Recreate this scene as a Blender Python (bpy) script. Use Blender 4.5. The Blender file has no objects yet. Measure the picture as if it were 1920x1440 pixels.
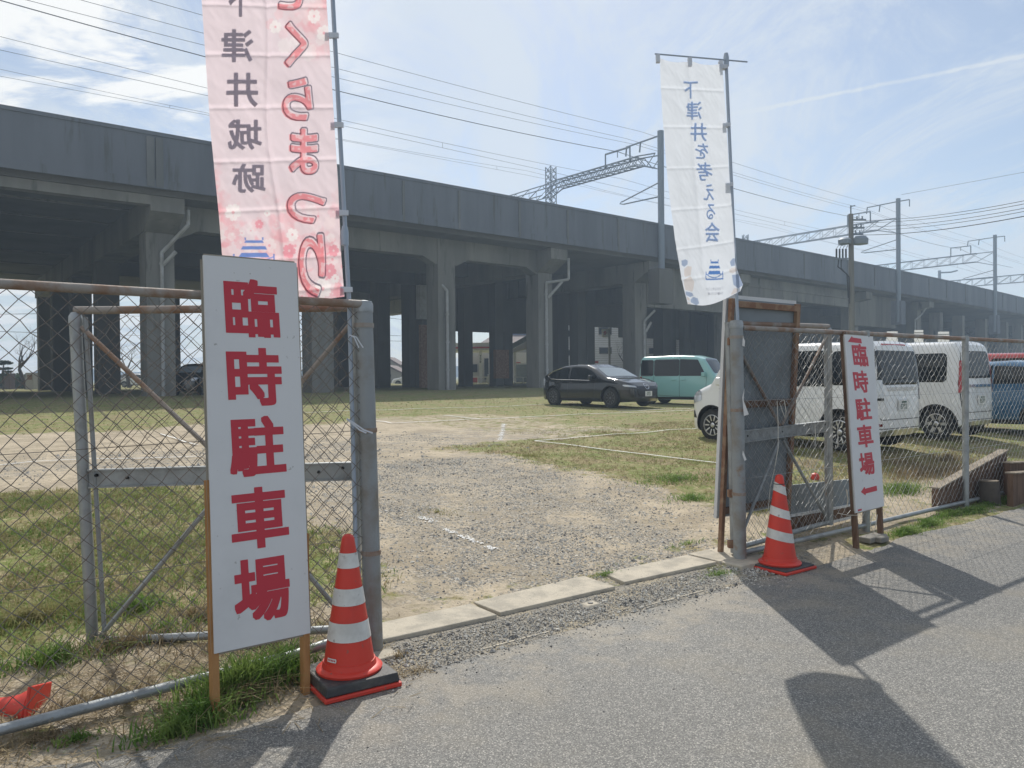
import bpy, bmesh, math, random
import numpy as np
from math import sin, cos, tan, atan2, radians, pi, sqrt
from mathutils import Vector, Matrix, noise
V = Vector
random.seed(7)
SC = bpy.context.scene
COL = SC.collection
# ------------------------------------------------------------------ camera
F = 1442.0; CAMZ = 1.48; PITCH = math.atan(15 / F); ROLL = 0.009
f0 = V((0, cos(PITCH), -sin(PITCH))); u0 = V((0, sin(PITCH), cos(PITCH))); r0 = V((1, 0, 0))
RR = r0 * cos(ROLL) - u0 * sin(ROLL); UU = u0 * cos(ROLL) + r0 * sin(ROLL)
cam = bpy.data.cameras.new('camera'); cam.sensor_width = 36; cam.lens = 36 * F / 1920
cam.clip_start = 0.05; cam.clip_end = 5000
camo = bpy.data.objects.new('camera', cam); COL.objects.link(camo)
M = Matrix((RR, UU, -f0)).transposed().to_4x4(); M.translation = V((0, 0, CAMZ)); camo.matrix_world = M
SC.camera = camo
C0 = V((0, 0, CAMZ))
def ray(px, py): return f0 + RR * ((px - 960) / F) - UU * ((py - 720) / F)
def G(px, py, z=0.0):
    d = ray(px, py); return C0 + d * ((z - CAMZ) / d.z)
def P(px, py, Y):
    d = ray(px, py); return C0 + d * (Y / d.y)
def PL(px, py, p, n):
    d = ray(px, py); return C0 + d * ((V(p) - C0).dot(n) / d.dot(n))
def px_of(p):
    q = V(p) - C0; k = q.dot(f0); return (960 + F * q.dot(RR) / k, 720 - F * q.dot(UU) / k)
# ------------------------------------------------------------------ world, sun, exposure
SUN_EL = radians(43.4)
W_ = bpy.data.worlds.new("World"); SC.world = W_; W_.use_nodes = True
nt = W_.node_tree; nt.nodes.clear()
def N(nt, typ, **k):
    n = nt.nodes.new(typ)
    for a, b in k.items(): setattr(n, a, b)
    return n
out = N(nt, 'ShaderNodeOutputWorld'); bg = N(nt, 'ShaderNodeBackground'); bg.inputs[1].default_value = 0.105
sky = N(nt, 'ShaderNodeTexSky', sky_type='NISHITA', sun_disc=False, sun_elevation=SUN_EL, sun_rotation=0.0)
sky.air_density = 1.0; sky.dust_density = .55; sky.ozone_density = 1.6
tc = N(nt, 'ShaderNodeTexCoord')
sep = N(nt, 'ShaderNodeSeparateXYZ'); nt.links.new(tc.outputs['Generated'], sep.inputs[0])
# clouds sit on a flat layer overhead: direction / (height + c)
ad = N(nt, 'ShaderNodeMath', operation='ADD'); ad.inputs[1].default_value = 0.16; nt.links.new(sep.outputs[2], ad.inputs[0])
dv = N(nt, 'ShaderNodeVectorMath', operation='DIVIDE')
cb = N(nt, 'ShaderNodeCombineXYZ')
for i in range(3): nt.links.new(ad.outputs[0], cb.inputs[i])
nt.links.new(tc.outputs['Generated'], dv.inputs[0]); nt.links.new(cb.outputs[0], dv.inputs[1])
def cloud(scale, detail, rough, lo, hi, loc, sc=(1, 1, 1), rot=0.0, dist=0.0):
    mp = N(nt, 'ShaderNodeMapping'); mp.inputs['Location'].default_value = loc; mp.inputs['Scale'].default_value = sc
    mp.inputs['Rotation'].default_value = (0, 0, rot)
    nt.links.new(dv.outputs[0], mp.inputs[0])
    nz = N(nt, 'ShaderNodeTexNoise'); nz.inputs['Scale'].default_value = scale; nz.inputs['Detail'].default_value = detail
    nz.inputs['Roughness'].default_value = rough; nz.inputs['Distortion'].default_value = dist
    nt.links.new(mp.outputs[0], nz.inputs['Vector'])
    mr = N(nt, 'ShaderNodeMapRange', interpolation_type='SMOOTHSTEP'); mr.inputs[1].default_value = lo; mr.inputs[2].default_value = hi
    nt.links.new(nz.outputs[0], mr.inputs[0]); return mr.outputs[0]
def MATH(op, a, b):
    m = N(nt, 'ShaderNodeMath', operation=op)
    for i, x in enumerate((a, b)):
        if isinstance(x, (int, float)): m.inputs[i].default_value = x
        else: nt.links.new(x, m.inputs[i])
    return m.outputs[0]
thin = cloud(1.3, 12, .70, .40, .62, (3.1, 1.7, 0), (1.5, .7, 1), .55, .8)
veil = cloud(.5, 4, .5, .2, .8, (8.3, 4.4, 0), (1, 1, 1), 0)
puff = cloud(2.6, 10, .58, .42, .54, (1.9, 5.4, 0), (1, 1.5, 1), .1, .25)
# the heaps of cumulus stand to the left
lf = N(nt, 'ShaderNodeMapRange', interpolation_type='SMOOTHSTEP'); lf.inputs[1].default_value = -.08; lf.inputs[2].default_value = -.34
nt.links.new(sep.outputs[0], lf.inputs[0])
puffm = MATH('MULTIPLY', puff, lf.outputs[0])
# contrail: a thin great-circle streak
a1 = ray(1390, 212).normalized(); a2 = ray(1920, 105).normalized(); gn = a1.cross(a2).normalized()
dt = N(nt, 'ShaderNodeVectorMath', operation='DOT_PRODUCT'); dt.inputs[1].default_value = gn
nzv = N(nt, 'ShaderNodeTexNoise'); nzv.inputs['Scale'].default_value = 38; nzv.inputs['Detail'].default_value = 4
nt.links.new(tc.outputs['Generated'], nzv.inputs['Vector']); nt.links.new(tc.outputs['Generated'], dt.inputs[0])
wob = MATH('MULTIPLY', MATH('SUBTRACT', nzv.outputs[0], .5), .006)
dd = MATH('ABSOLUTE', MATH('ADD', dt.outputs['Value'], wob), 0)
tr = N(nt, 'ShaderNodeMapRange', interpolation_type='SMOOTHSTEP'); tr.inputs[1].default_value = .0032; tr.inputs[2].default_value = .0004
nt.links.new(dd, tr.inputs[0])
rt = N(nt, 'ShaderNodeMapRange'); rt.inputs[1].default_value = .12; rt.inputs[2].default_value = .3; nt.links.new(sep.outputs[0], rt.inputs[0])
trail = MATH('MULTIPLY', MATH('MULTIPLY', tr.outputs[0], rt.outputs[0]), MATH('ADD', MATH('MULTIPLY', thin, .3), .35))
cl = MATH('MINIMUM', MATH('ADD', MATH('ADD', MATH('MULTIPLY', thin, .62), MATH('ADD', MATH('MULTIPLY', veil, .34), .14)), trail), .96)
mixc = N(nt, 'ShaderNodeMix', data_type='RGBA')
nt.links.new(cl, mixc.inputs['Factor']); nt.links.new(sky.outputs[0], mixc.inputs[6]); mixc.inputs[7].default_value = (6.6, 7.2, 7.9, 1)
mix2 = N(nt, 'ShaderNodeMix', data_type='RGBA'); nt.links.new(MATH('MULTIPLY', puffm, .95), mix2.inputs['Factor']); nt.links.new(mixc.outputs[2], mix2.inputs[6]); mix2.inputs[7].default_value = (9.6, 9.6, 9.4, 1)
nt.links.new(mix2.outputs[2], bg.inputs[0]); nt.links.new(bg.outputs[0], out.inputs[0])
sl = bpy.data.lights.new('sun', 'SUN'); sl.energy = 4.2; sl.angle = radians(.55); sl.color = (1, .95, .86)
so = bpy.data.objects.new('sun', sl); COL.objects.link(so); so.location = (0, 60, 60)
so.rotation_euler = V((-0.012, -cos(SUN_EL), -sin(SUN_EL))).to_track_quat('-Z', 'Y').to_euler()
SC.view_settings.view_transform = 'Standard'; SC.view_settings.look = 'None'; SC.view_settings.gamma = 1
SC.view_settings.exposure = 0.0
try:
    SC.cycles.max_bounces = 8; SC.cycles.transparent_max_bounces = 12; SC.cycles.volume_bounces = 0
except Exception: pass
# ------------------------------------------------------------------ materials
MT = {}
def mat(name, col, rough=.7, metal=0.0, col2=None, scale=8.0, lo=.4, hi=.65, bump=0.0, bscale=40.0, spec=.4, stretch=(1, 1, 1),
        transl=0.0, coat=0.0, col3=None, scale3=1.0, lo3=.5, hi3=.6, detail=6):
    m = bpy.data.materials.new(name); m.use_nodes = True; t = m.node_tree; b = t.nodes['Principled BSDF']
    b.inputs['Base Color'].default_value = (*col, 1); b.inputs['Roughness'].default_value = rough
    b.inputs['Metallic'].default_value = metal; b.inputs['Specular IOR Level'].default_value = spec
    b.inputs['Coat Weight'].default_value = coat; b.inputs['Coat Roughness'].default_value = .04
    g = N(t, 'ShaderNodeNewGeometry')
    mp = N(t, 'ShaderNodeMapping'); mp.inputs['Scale'].default_value = stretch; t.links.new(g.outputs['Position'], mp.inputs[0])
    last = None
    def nz(sc, d=detail):
        n = N(t, 'ShaderNodeTexNoise'); n.inputs['Scale'].default_value = sc; n.inputs['Detail'].default_value = d
        n.inputs['Roughness'].default_value = .6; t.links.new(mp.outputs[0], n.inputs['Vector']); return n
    def mixin(c_in, c2, fac):
        x = N(t, 'ShaderNodeMix', data_type='RGBA'); t.links.new(fac, x.inputs['Factor'])
        if isinstance(c_in, tuple): x.inputs[6].default_value = (*c_in, 1)
        else: t.links.new(c_in, x.inputs[6])
        x.inputs[7].default_value = (*c2, 1); return x.outputs[2]
    c = col
    for cc, ss, l, h in ((col2, scale, lo, hi), (col3, scale3, lo3, hi3)):
        if cc is None: continue
        mr = N(t, 'ShaderNodeMapRange', interpolation_type='SMOOTHSTEP'); mr.inputs[1].default_value = l; mr.inputs[2].default_value = h
        t.links.new(nz(ss).outputs[0], mr.inputs[0]); c = mixin(c, cc, mr.outputs[0])
    if not isinstance(c, tuple): t.links.new(c, b.inputs['Base Color'])
    if bump:
        bp = N(t, 'ShaderNodeBump'); bp.inputs['Strength'].default_value = min(1, bump); bp.inputs['Distance'].default_value = .01
        t.links.new(nz(bscale, 5).outputs[0], bp.inputs['Height']); t.links.new(bp.outputs[0], b.inputs['Normal'])
    if transl:
        o = t.nodes['Material Output']; tr = N(t, 'ShaderNodeBsdfTranslucent'); ms = N(t, 'ShaderNodeMixShader'); ms.inputs[0].default_value = transl
        if isinstance(c, tuple): tr.inputs[0].default_value = (*c, 1)
        else: t.links.new(c, tr.inputs[0])
        t.links.new(b.outputs[0], ms.inputs[1]); t.links.new(tr.outputs[0], ms.inputs[2]); t.links.new(ms.outputs[0], o.inputs[0])
    MT[name] = m; return m
# ------------------------------------------------------------------ objects
ORG = {}
def tag(o, label=None, cat=None, group=None, kind=None):
    if label: o['label'] = label
    if cat: o['category'] = cat
    if group: o['group'] = group
    if kind: o['kind'] = kind
    return o
def thing(name, label, cat, loc=(0, 0, 0), group=None, rotz=0.0):
    o = bpy.data.objects.new(name, None); COL.objects.link(o); o.location = loc; o.rotation_euler = (0, 0, rotz)
    o.empty_display_size = .2; ORG[o.name] = V(loc); tag(o, label, cat, group); return o
class MB:
    def __init__(s): s.v = []; s.f = []; s.m = []
    def add(s, vs, fs, mi=0):
        b = len(s.v); s.v += [tuple(x) for x in vs]; s.f += [tuple(b + i for i in f) for f in fs]; s.m += [mi] * len(fs)
    def box(s, c, sx, sy, sz, ax=None, mi=0):
        c = V(c); X, Y, Z = ax or (V((1, 0, 0)), V((0, 1, 0)), V((0, 0, 1)))
        vs = [c + X * (a * sx / 2) + Y * (b * sy / 2) + Z * (d * sz / 2) for d in (-1, 1) for b in (-1, 1) for a in (-1, 1)]
        s.add(vs, [(0, 2, 3, 1), (4, 5, 7, 6), (0, 1, 5, 4), (2, 6, 7, 3), (0, 4, 6, 2), (1, 3, 7, 5)], mi)
    def hexa(s, lo, hi, mi=0):   # lo, hi: 4 points each, same winding
        s.add(list(lo) + list(hi), [(3, 2, 1, 0), (4, 5, 6, 7), (0, 1, 5, 4), (1, 2, 6, 5), (2, 3, 7, 6), (3, 0, 4, 7)], mi)
    def tube(s, pts, r, n=8, mi=0, cap=True):
        pts = [V(p) for p in pts]; rs = r if isinstance(r, (list, tuple)) else [r] * len(pts)
        b = len(s.v); prev = None
        for i, p in enumerate(pts):
            d = ((pts[min(i + 1, len(pts) - 1)] - pts[max(i - 1, 0)])).normalized()
            if prev is None:
                a = d.orthogonal().normalized()
            else:
                a = (prev - d * prev.dot(d)).normalized()
            prev = a; c = d.cross(a)
            for k in range(n):
                w = 2 * pi * k / n; s.v.append(tuple(p + (a * cos(w) + c * sin(w)) * rs[i]))
        for i in range(len(pts) - 1):
            for k in range(n):
                k2 = (k + 1) % n; s.f.append((b + i * n + k, b + i * n + k2, b + (i + 1) * n + k2, b + (i + 1) * n + k)); s.m.append(mi)
        if cap:
            s.f.append(tuple(b + k for k in range(n))[::-1]); s.m.append(mi)
            s.f.append(tuple(b + (len(pts) - 1) * n + k for k in range(n))); s.m.append(mi)
    def beam(s, p, q, w, h, up=V((0, 0, 1)), mi=0):
        p = V(p); q = V(q); d = (q - p); L = d.length; d.normalize(); X = d.cross(up).normalized(); Z = X.cross(d)
        s.box((p + q) / 2, L, w, h, (d, X, Z), mi)
    def lathe(s, prof, c, n=32, mi=0, ax=None):
        c = V(c); X, Y, Z = ax or (V((1, 0, 0)), V((0, 1, 0)), V((0, 0, 1)))
        b = len(s.v)
        for (r, z) in prof:
            for k in range(n):
                w = 2 * pi * k / n; s.v.append(tuple(c + X * (r * cos(w)) + Y * (r * sin(w)) + Z * z))
        for i in range(len(prof) - 1):
            for k in range(n):
                k2 = (k + 1) % n; s.f.append((b + i * n + k, b + i * n + k2, b + (i + 1) * n + k2, b + (i + 1) * n + k)); s.m.append(mi)
        s.f.append(tuple(b + k for k in range(n))[::-1]); s.m.append(mi)
        s.f.append(tuple(b + (len(prof) - 1) * n + k for k in range(n))); s.m.append(mi)
    def build(s, name, mats, parent=None, label=None, cat=None, group=None, kind=None, smooth=False, local=False, bevel=0.0):
        me = bpy.data.meshes.new(name)
        org = V((0, 0, 0))
        if parent is not None and not local: org = ORG.get(parent.name, V((0, 0, 0)))
        if parent is None and s.v and not kind:
            a = np.array(s.v); org = V((float(a[:, 0].mean()), float(a[:, 1].mean()), float(a[:, 2].min())))
        vs = s.v if org.length == 0 else [(x - org.x, y - org.y, z - org.z) for x, y, z in s.v]
        me.from_pydata(vs, [], s.f)
        if not isinstance(mats, (list, tuple)): mats = [mats]
        for m in mats: me.materials.append(MT[m] if isinstance(m, str) else m)
        if len(mats) > 1: me.polygons.foreach_set('material_index', s.m)
        if smooth:
            me.polygons.foreach_set('use_smooth', [True] * len(me.polygons))
            if smooth != 'all': me.set_sharp_from_angle(angle=radians(38))
        me.update()
        o = bpy.data.objects.new(name, me); COL.objects.link(o)
        if parent is not None: o.parent = parent; ORG[o.name] = org
        else: o.location = org; ORG[o.name] = org
        if bevel:
            bv = o.modifiers.new('bevel', 'BEVEL'); bv.width = bevel; bv.segments = 2; bv.limit_method = 'ANGLE'
        tag(o, label, cat, group, kind); return o
# ------------------------------------------------------------------ flat shapes from outlines (signed distance contours)
def poly_edges(poly): return [(poly[i][0], poly[i][1], poly[(i + 1) % len(poly)][0], poly[(i + 1) % len(poly)][1]) for i in range(len(poly))]
def fmesh(edges, cell, grow=0.0, ring=None, cellx=None, square=False):
    E = np.array(edges, float); x0, y0 = E[:, [0, 2]].min() - grow - cell, E[:, [1, 3]].min() - grow - cell
    x1, y1 = E[:, [0, 2]].max() + grow + cell, E[:, [1, 3]].max() + grow + cell
    cx = cellx or cell
    nx, ny = int((x1 - x0) / cx) + 2, int((y1 - y0) / cell) + 2
    X, Y = np.meshgrid(x0 + np.arange(nx) * cx, y0 + np.arange(ny) * cell); x = X.ravel()[:, None]; y = Y.ravel()[:, None]
    ax, ay, bx, by = (E[:, i][None, :] for i in range(4)); dx, dy = bx - ax, by - ay
    tt = np.clip(((x - ax) * dx + (y - ay) * dy) / np.maximum(dx * dx + dy * dy, 1e-12), 0, 1)
    d = np.sqrt(((ax + tt * dx - x) ** 2 + (ay + tt * dy - y) ** 2).min(axis=1))
    cr = ((ay > y) != (by > y)) & (x < dx * (y - ay) / np.where(dy == 0, 1e-12, dy) + ax)
    ins = cr.sum(axis=1) % 2 == 1; sd = np.where(ins, d, -d)
    if square:
        g = sd.reshape(ny, nx); k = max(1, round(grow / cell)); q = np.pad(g, k, constant_values=-9.0); g = np.max([q[:, i:i + nx] for i in range(2 * k + 1)], axis=0); f = np.max([g[i:i + ny] for i in range(2 * k + 1)], axis=0)
    else: f = (sd + grow) if ring is None else (ring - np.abs(sd + grow))
    f = f.reshape(ny, nx); f[np.abs(f) < 1e-9] = 1e-9
    vs = []; key = {}; fs = []
    def vid(k, p):
        if k not in key: key[k] = len(vs); vs.append(p)
        return key[k]
    X0, Y0 = X, Y
    act = np.argwhere(np.maximum.reduce([f[:-1, :-1], f[1:, :-1], f[:-1, 1:], f[1:, 1:]]) > 0)
    for j, i in act:
        cs = [(j, i), (j, i + 1), (j + 1, i + 1), (j + 1, i)]; pg = []
        for a in range(4):
            c1, c2 = cs[a], cs[(a + 1) % 4]; f1, f2 = f[c1], f[c2]
            if f1 > 0: pg.append(vid(c1, (X0[c1], Y0[c1])))
            if (f1 > 0) != (f2 > 0):
                k = (min(c1, c2), max(c1, c2)); w = f1 / (f1 - f2)
                pg.append(vid(k, (X0[c1] + (X0[c2] - X0[c1]) * w, Y0[c1] + (Y0[c2] - Y0[c1]) * w)))
        if len(pg) > 2: fs.append(tuple(pg))
    return vs, fs
_gl = {}
def glyph(ch):
    if ch in _gl: return _gl[ch]
    c = bpy.data.curves.new('glyph', 'FONT'); c.body = ch; c.size = 1; c.resolution_u = 5
    o = bpy.data.objects.new('glyph', c); COL.objects.link(o); bpy.context.view_layer.update()
    me = bpy.data.meshes.new_from_object(o.evaluated_get(bpy.context.evaluated_depsgraph_get()))
    cnt = {}
    for p in me.polygons:
        for k in p.edge_keys: cnt[k] = cnt.get(k, 0) + 1
    co = [v.co.copy() for v in me.vertices]
    ed = [(co[a].x, co[a].y, co[b].x, co[b].y) for (a, b), n in cnt.items() if n == 1]
    bpy.data.objects.remove(o); bpy.data.curves.remove(c); bpy.data.meshes.remove(me)
    E = np.array(ed); mn = (E[:, [0, 2]].min(), E[:, [1, 3]].min()); mx = (E[:, [0, 2]].max(), E[:, [1, 3]].max())
    h = max(mx[0] - mn[0], mx[1] - mn[1])
    E[:, [0, 2]] = (E[:, [0, 2]] - mn[0]) / h; E[:, [1, 3]] = (E[:, [1, 3]] - mn[1]) / h
    _gl[ch] = (E, (mx[0] - mn[0]) / h, (mx[1] - mn[1]) / h); return _gl[ch]
def put_glyph(mb, ch, rect, mapf, grow=.0, cell=.018, ring=None, mirror=False, mi=0, off=(0, 0), square=False):
    """rect = left, top, right, bottom in the surface's own flat coordinates (y down); mapf(x, y) -> 3D"""
    E, w, h = glyph(ch); vs, fs = fmesh(E, cell, grow, ring, None, square); e = grow + (ring or 0)
    o = []
    for x, y in vs:
        a = (x + e) / (w + 2 * e); b = 1 - (y + e) / (h + 2 * e)
        if mirror: a = 1 - a
        o.append(mapf(rect[0] + (rect[2] - rect[0]) * a + off[0], rect[1] + (rect[3] - rect[1]) * b + off[1]))
    mb.add(o, fs if mirror else [f[::-1] for f in fs][::1], mi)
def sdist(edges, x, y):
    E = np.array(edges, float); out = np.full(x.shape, -99.0); m = (x > E[:, [0, 2]].min() - 3) & (x < E[:, [0, 2]].max() + 3) & (y > E[:, [1, 3]].min() - 3) & (y < E[:, [1, 3]].max() + 3)
    xx, yy = x[m][:, None], y[m][:, None]; ax, ay, bx, by = (E[:, i][None, :] for i in range(4)); dx, dy = bx - ax, by - ay
    tt = np.clip(((xx - ax) * dx + (yy - ay) * dy) / np.maximum(dx * dx + dy * dy, 1e-12), 0, 1); d = np.sqrt(((ax + tt * dx - xx) ** 2 + (ay + tt * dy - yy) ** 2).min(axis=1))
    cr = ((ay > yy) != (by > yy)) & (xx < dx * (yy - ay) / np.where(dy == 0, 1e-12, dy) + ax); out[m] = np.where(cr.sum(axis=1) % 2 == 1, d, -d); return out
def put_poly(mb, poly, mapf, cell, mi=0, grow=0.0):
    vs, fs = fmesh(poly_edges(poly), cell, grow); mb.add([mapf(x, y) for x, y in vs], fs, mi)
# ------------------------------------------------------------------ layout frame: the fence line
A = G(702, 1228); B = G(1388, 1058); U = (B - A).normalized(); NN = V((-U.y, U.x, 0)); OPEN = (B - A).length
ZP = V((0, 0, 1))
def FT(t, d=0.0, z=0.0):                      # along the fence from post A, behind it, up
    p = A + U * t + NN * d; return V((p.x, p.y, z))
_D = [-99, -.25, .0, .35, 2.9, 5.4, 14.5, 30, 34, 60, 120, 400]; _Z = [0, 0, .02, .05, .22, .28, .39, .68, .72, .66, .6, .4]
def zg(x, y):
    q = V((x, y, 0)) - A; d = q.dot(NN); z = float(np.interp(d, _D, _Z))
    if d > .4: z += noise.noise(V((x * .9, y * .9, 0))) * .02 + noise.noise(V((x * 4, y * 4, 3))) * .006
    return z
def GT(px, py):
    z = 0.0
    for _ in range(25):
        p = G(px, py, z); z = .5 * z + .5 * zg(p.x, p.y)
    p = G(px, py, z); p.z = zg(p.x, p.y); return p
HAZE = 0.0021
# ------------------------------------------------------------------ material table
mat('galv', (.36, .38, .39), .48, .55, (.26, .27, .27), 9, .4, .7, .25, 60)
mat('galv_rust', (.30, .32, .33), .6, .35, (.24, .22, .19), 5, .45, .75, .3, 60, col3=(.25, .17, .11), scale3=3.1, lo3=.62, hi3=.74)
mat('rail_rust', (.33, .30, .27), .7, .2, (.26, .17, .12), 5, .42, .6, .3, 60)
mat('wire', (.20, .18, .165), .6, .4, (.15, .115, .09), 3, .5, .7)
mat('wire_pale', (.40, .41, .41), .55, .5, (.30, .28, .26), 3, .5, .7)
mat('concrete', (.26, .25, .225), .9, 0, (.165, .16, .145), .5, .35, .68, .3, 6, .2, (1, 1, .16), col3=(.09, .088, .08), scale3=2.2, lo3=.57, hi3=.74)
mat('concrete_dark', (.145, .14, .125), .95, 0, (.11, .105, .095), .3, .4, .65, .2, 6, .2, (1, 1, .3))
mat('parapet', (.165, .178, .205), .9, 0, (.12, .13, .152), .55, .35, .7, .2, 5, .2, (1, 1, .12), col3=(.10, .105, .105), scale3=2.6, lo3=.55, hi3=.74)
mat('stain', (.15, .155, .155), .95, 0, (.20, .20, .20), 1.2, .4, .7, 0, 5, .1, (1, 1, .3))
mat('steel_far', (.22, .26, .31), .6, .2)
mat('line_black', (.10, .11, .125), .6, 0)
mat('pipe_grey', (.42, .42, .42), .5, 0, (.33, .32, .30), 2)
mat('kerb', (.52, .465, .375), .92, 0, (.38, .345, .285), 6, .4, .65, .5, 60, .2, col3=(.27, .24, .20), scale3=42, lo3=.62, hi3=.70)
mat('kerb_dark', (.30, .28, .25), .92, 0, (.22, .21, .19), 5, .4, .65, .5, 60, .2)  # darker, greyer concrete than the kerb slabs, for the broken chunk
mat('board_white', (.66, .66, .66), .45, 0, (.56, .56, .56), 2.2, .45, .8, 0, 5, .5, col3=(.40, .39, .37), scale3=30, lo3=.66, hi3=.73)
mat('board_edge', (.30, .27, .22), .8)
mat('letter_red', (.52, .035, .055), .5)
mat('wood_orange', (.42, .22, .085), .7, 0, (.30, .145, .05), 5, .4, .7, .3, 60, .3, (3, 3, .5))
mat('wood_brown', (.17, .105, .07), .8, 0, (.10, .06, .04), 6, .4, .65, .3, 60, .3, (3, 3, .5))
mat('wood_old', (.33, .28, .22), .9, 0, (.19, .155, .12), 5, .4, .65, .5, 40, .2)
mat('cone_red', (.64, .05, .03), .45, 0, (.52, .05, .035), 5, .45, .7, .08, 30, col3=(.36, .10, .07), scale3=26, lo3=.63, hi3=.70)
mat('cone_white', (.68, .68, .65), .4, 0, (.55, .54, .51), 7, col3=(.36, .34, .31), scale3=30, lo3=.62, hi3=.70)
mat('rubber', (.045, .045, .048), .55, 0, (.10, .095, .085), 9, .45, .7, .2, 60)
mat('banner_pink', (.80, .63, .66), .8, 0, (.86, .40, .43), 2.4, .50, .66, 0, 5, .2, transl=.55, col3=(.80, .72, .75), scale3=2.2, lo3=.40, hi3=.60)
mat('banner_bare', (.76, .69, .72), .8, 0, transl=.5)
mat('banner_white', (.74, .74, .75), .8, 0, transl=.52)
def printmat(name, tr):
    m = mat(name, (.8, .8, .8), .8); t = m.node_tree; b = t.nodes['Principled BSDF']; a = N(t, 'ShaderNodeAttribute'); a.attribute_name = 'print'; t.links.new(a.outputs['Color'], b.inputs['Base Color'])
    x = N(t, 'ShaderNodeBsdfTranslucent'); t.links.new(a.outputs['Color'], x.inputs[0]); ms = N(t, 'ShaderNodeMixShader'); ms.inputs[0].default_value = tr
    t.links.new(b.outputs[0], ms.inputs[1]); t.links.new(x.outputs[0], ms.inputs[2]); t.links.new(ms.outputs[0], t.nodes['Material Output'].inputs[0])
printmat('banner_print', .55)
mat('ink_grey', (.17, .15, .21), .8, transl=.3)
mat('ink_pink', (.80, .28, .28), .8, transl=.5)
mat('ink_blue', (.16, .33, .68), .8, transl=.5)
mat('petal_white', (.88, .78, .79), .8, transl=.55)
mat('petal_red', (.80, .33, .38), .8, transl=.55)
mat('stone_slate', (.30, .36, .47), .8, transl=.4)
mat('stone_beige', (.58, .54, .53), .8, transl=.4)
mat('plastic_pole', (.36, .42, .50), .35, 0)
mat('plastic_pale', (.70, .73, .78), .4, 0, transl=.3)
mat('rope', (.66, .63, .56), .8)
mat('panel_grey', (.22, .25, .27), .6, 0, (.17, .19, .20), 3, .4, .7)
mat('rust_brown', (.22, .12, .075), .85, 0, (.30, .20, .13), 9, .45, .6, .3, 50)
mat('chalk', (.88, .87, .84), .95)
mat('glass', (.012, .015, .018), .08, 0, spec=.35)
mat('glass_light', (.22, .26, .28), .08, 0, spec=.9)
mat('tyre', (.022, .022, .022), .75)
mat('rim_dark', (.16, .16, .17), .35, .8)
mat('rim_bright', (.62, .62, .63), .28, .8)
mat('car_black', (.012, .013, .015), .18, .2, coat=1.0)
mat('car_mint', (.27, .52, .50), .3, 0, coat=.8)
mat('car_white', (.80, .80, .79), .3, 0, coat=.8)
mat('car_blue', (.03, .12, .23), .3, .1, coat=.8)
mat('car_red', (.42, .03, .03), .3, .1, coat=.8)
mat('black_trim', (.02, .02, .02), .5)
mat('chrome', (.75, .75, .76), .12, 1.0)
mat('lamp_red', (.42, .02, .025), .2, 0, coat=.6)
mat('lamp_clear', (.55, .57, .60), .1, .3, coat=1)
mat('plate', (.74, .74, .72), .5)
mat('plate_ink', (.03, .09, .06), .6)
mat('far_white', (.82, .82, .81), .8, 0, (.74, .74, .74), .4)
mat('far_wall', (.42, .40, .37), .9, 0, (.35, .33, .31), .3)
mat('far_roof', (.17, .12, .11), .8, 0, (.13, .10, .10), .5)
mat('far_blue', (.07, .09, .17), .7)
mat('far_red', (.50, .06, .06), .6)
mat('bark', (.10, .085, .07), .95, 0, (.06, .05, .045), 3)
mat('leaf_dark', (.045, .07, .035), .8, 0, (.025, .04, .02), 1.5, transl=.2)
mat('hedge', (.07, .10, .045), .9, 0, (.12, .16, .07), 2, transl=.2)
mat('grass_lush', (.12, .22, .04), .65, 0, (.22, .31, .08), 6, .4, .6, transl=.4)
mat('grass_dry', (.34, .27, .16), .85, 0, (.22, .165, .095), 7, .4, .6, transl=.3)
mat('grass_olive', (.21, .23, .07), .8, 0, (.32, .29, .13), 3, .4, .6, transl=.4)
mat('stone_grey', (.40, .38, .34), .85, 0, (.25, .24, .23), 25, .45, .55)
mat('hill', (.16, .20, .25), 1)
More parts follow.
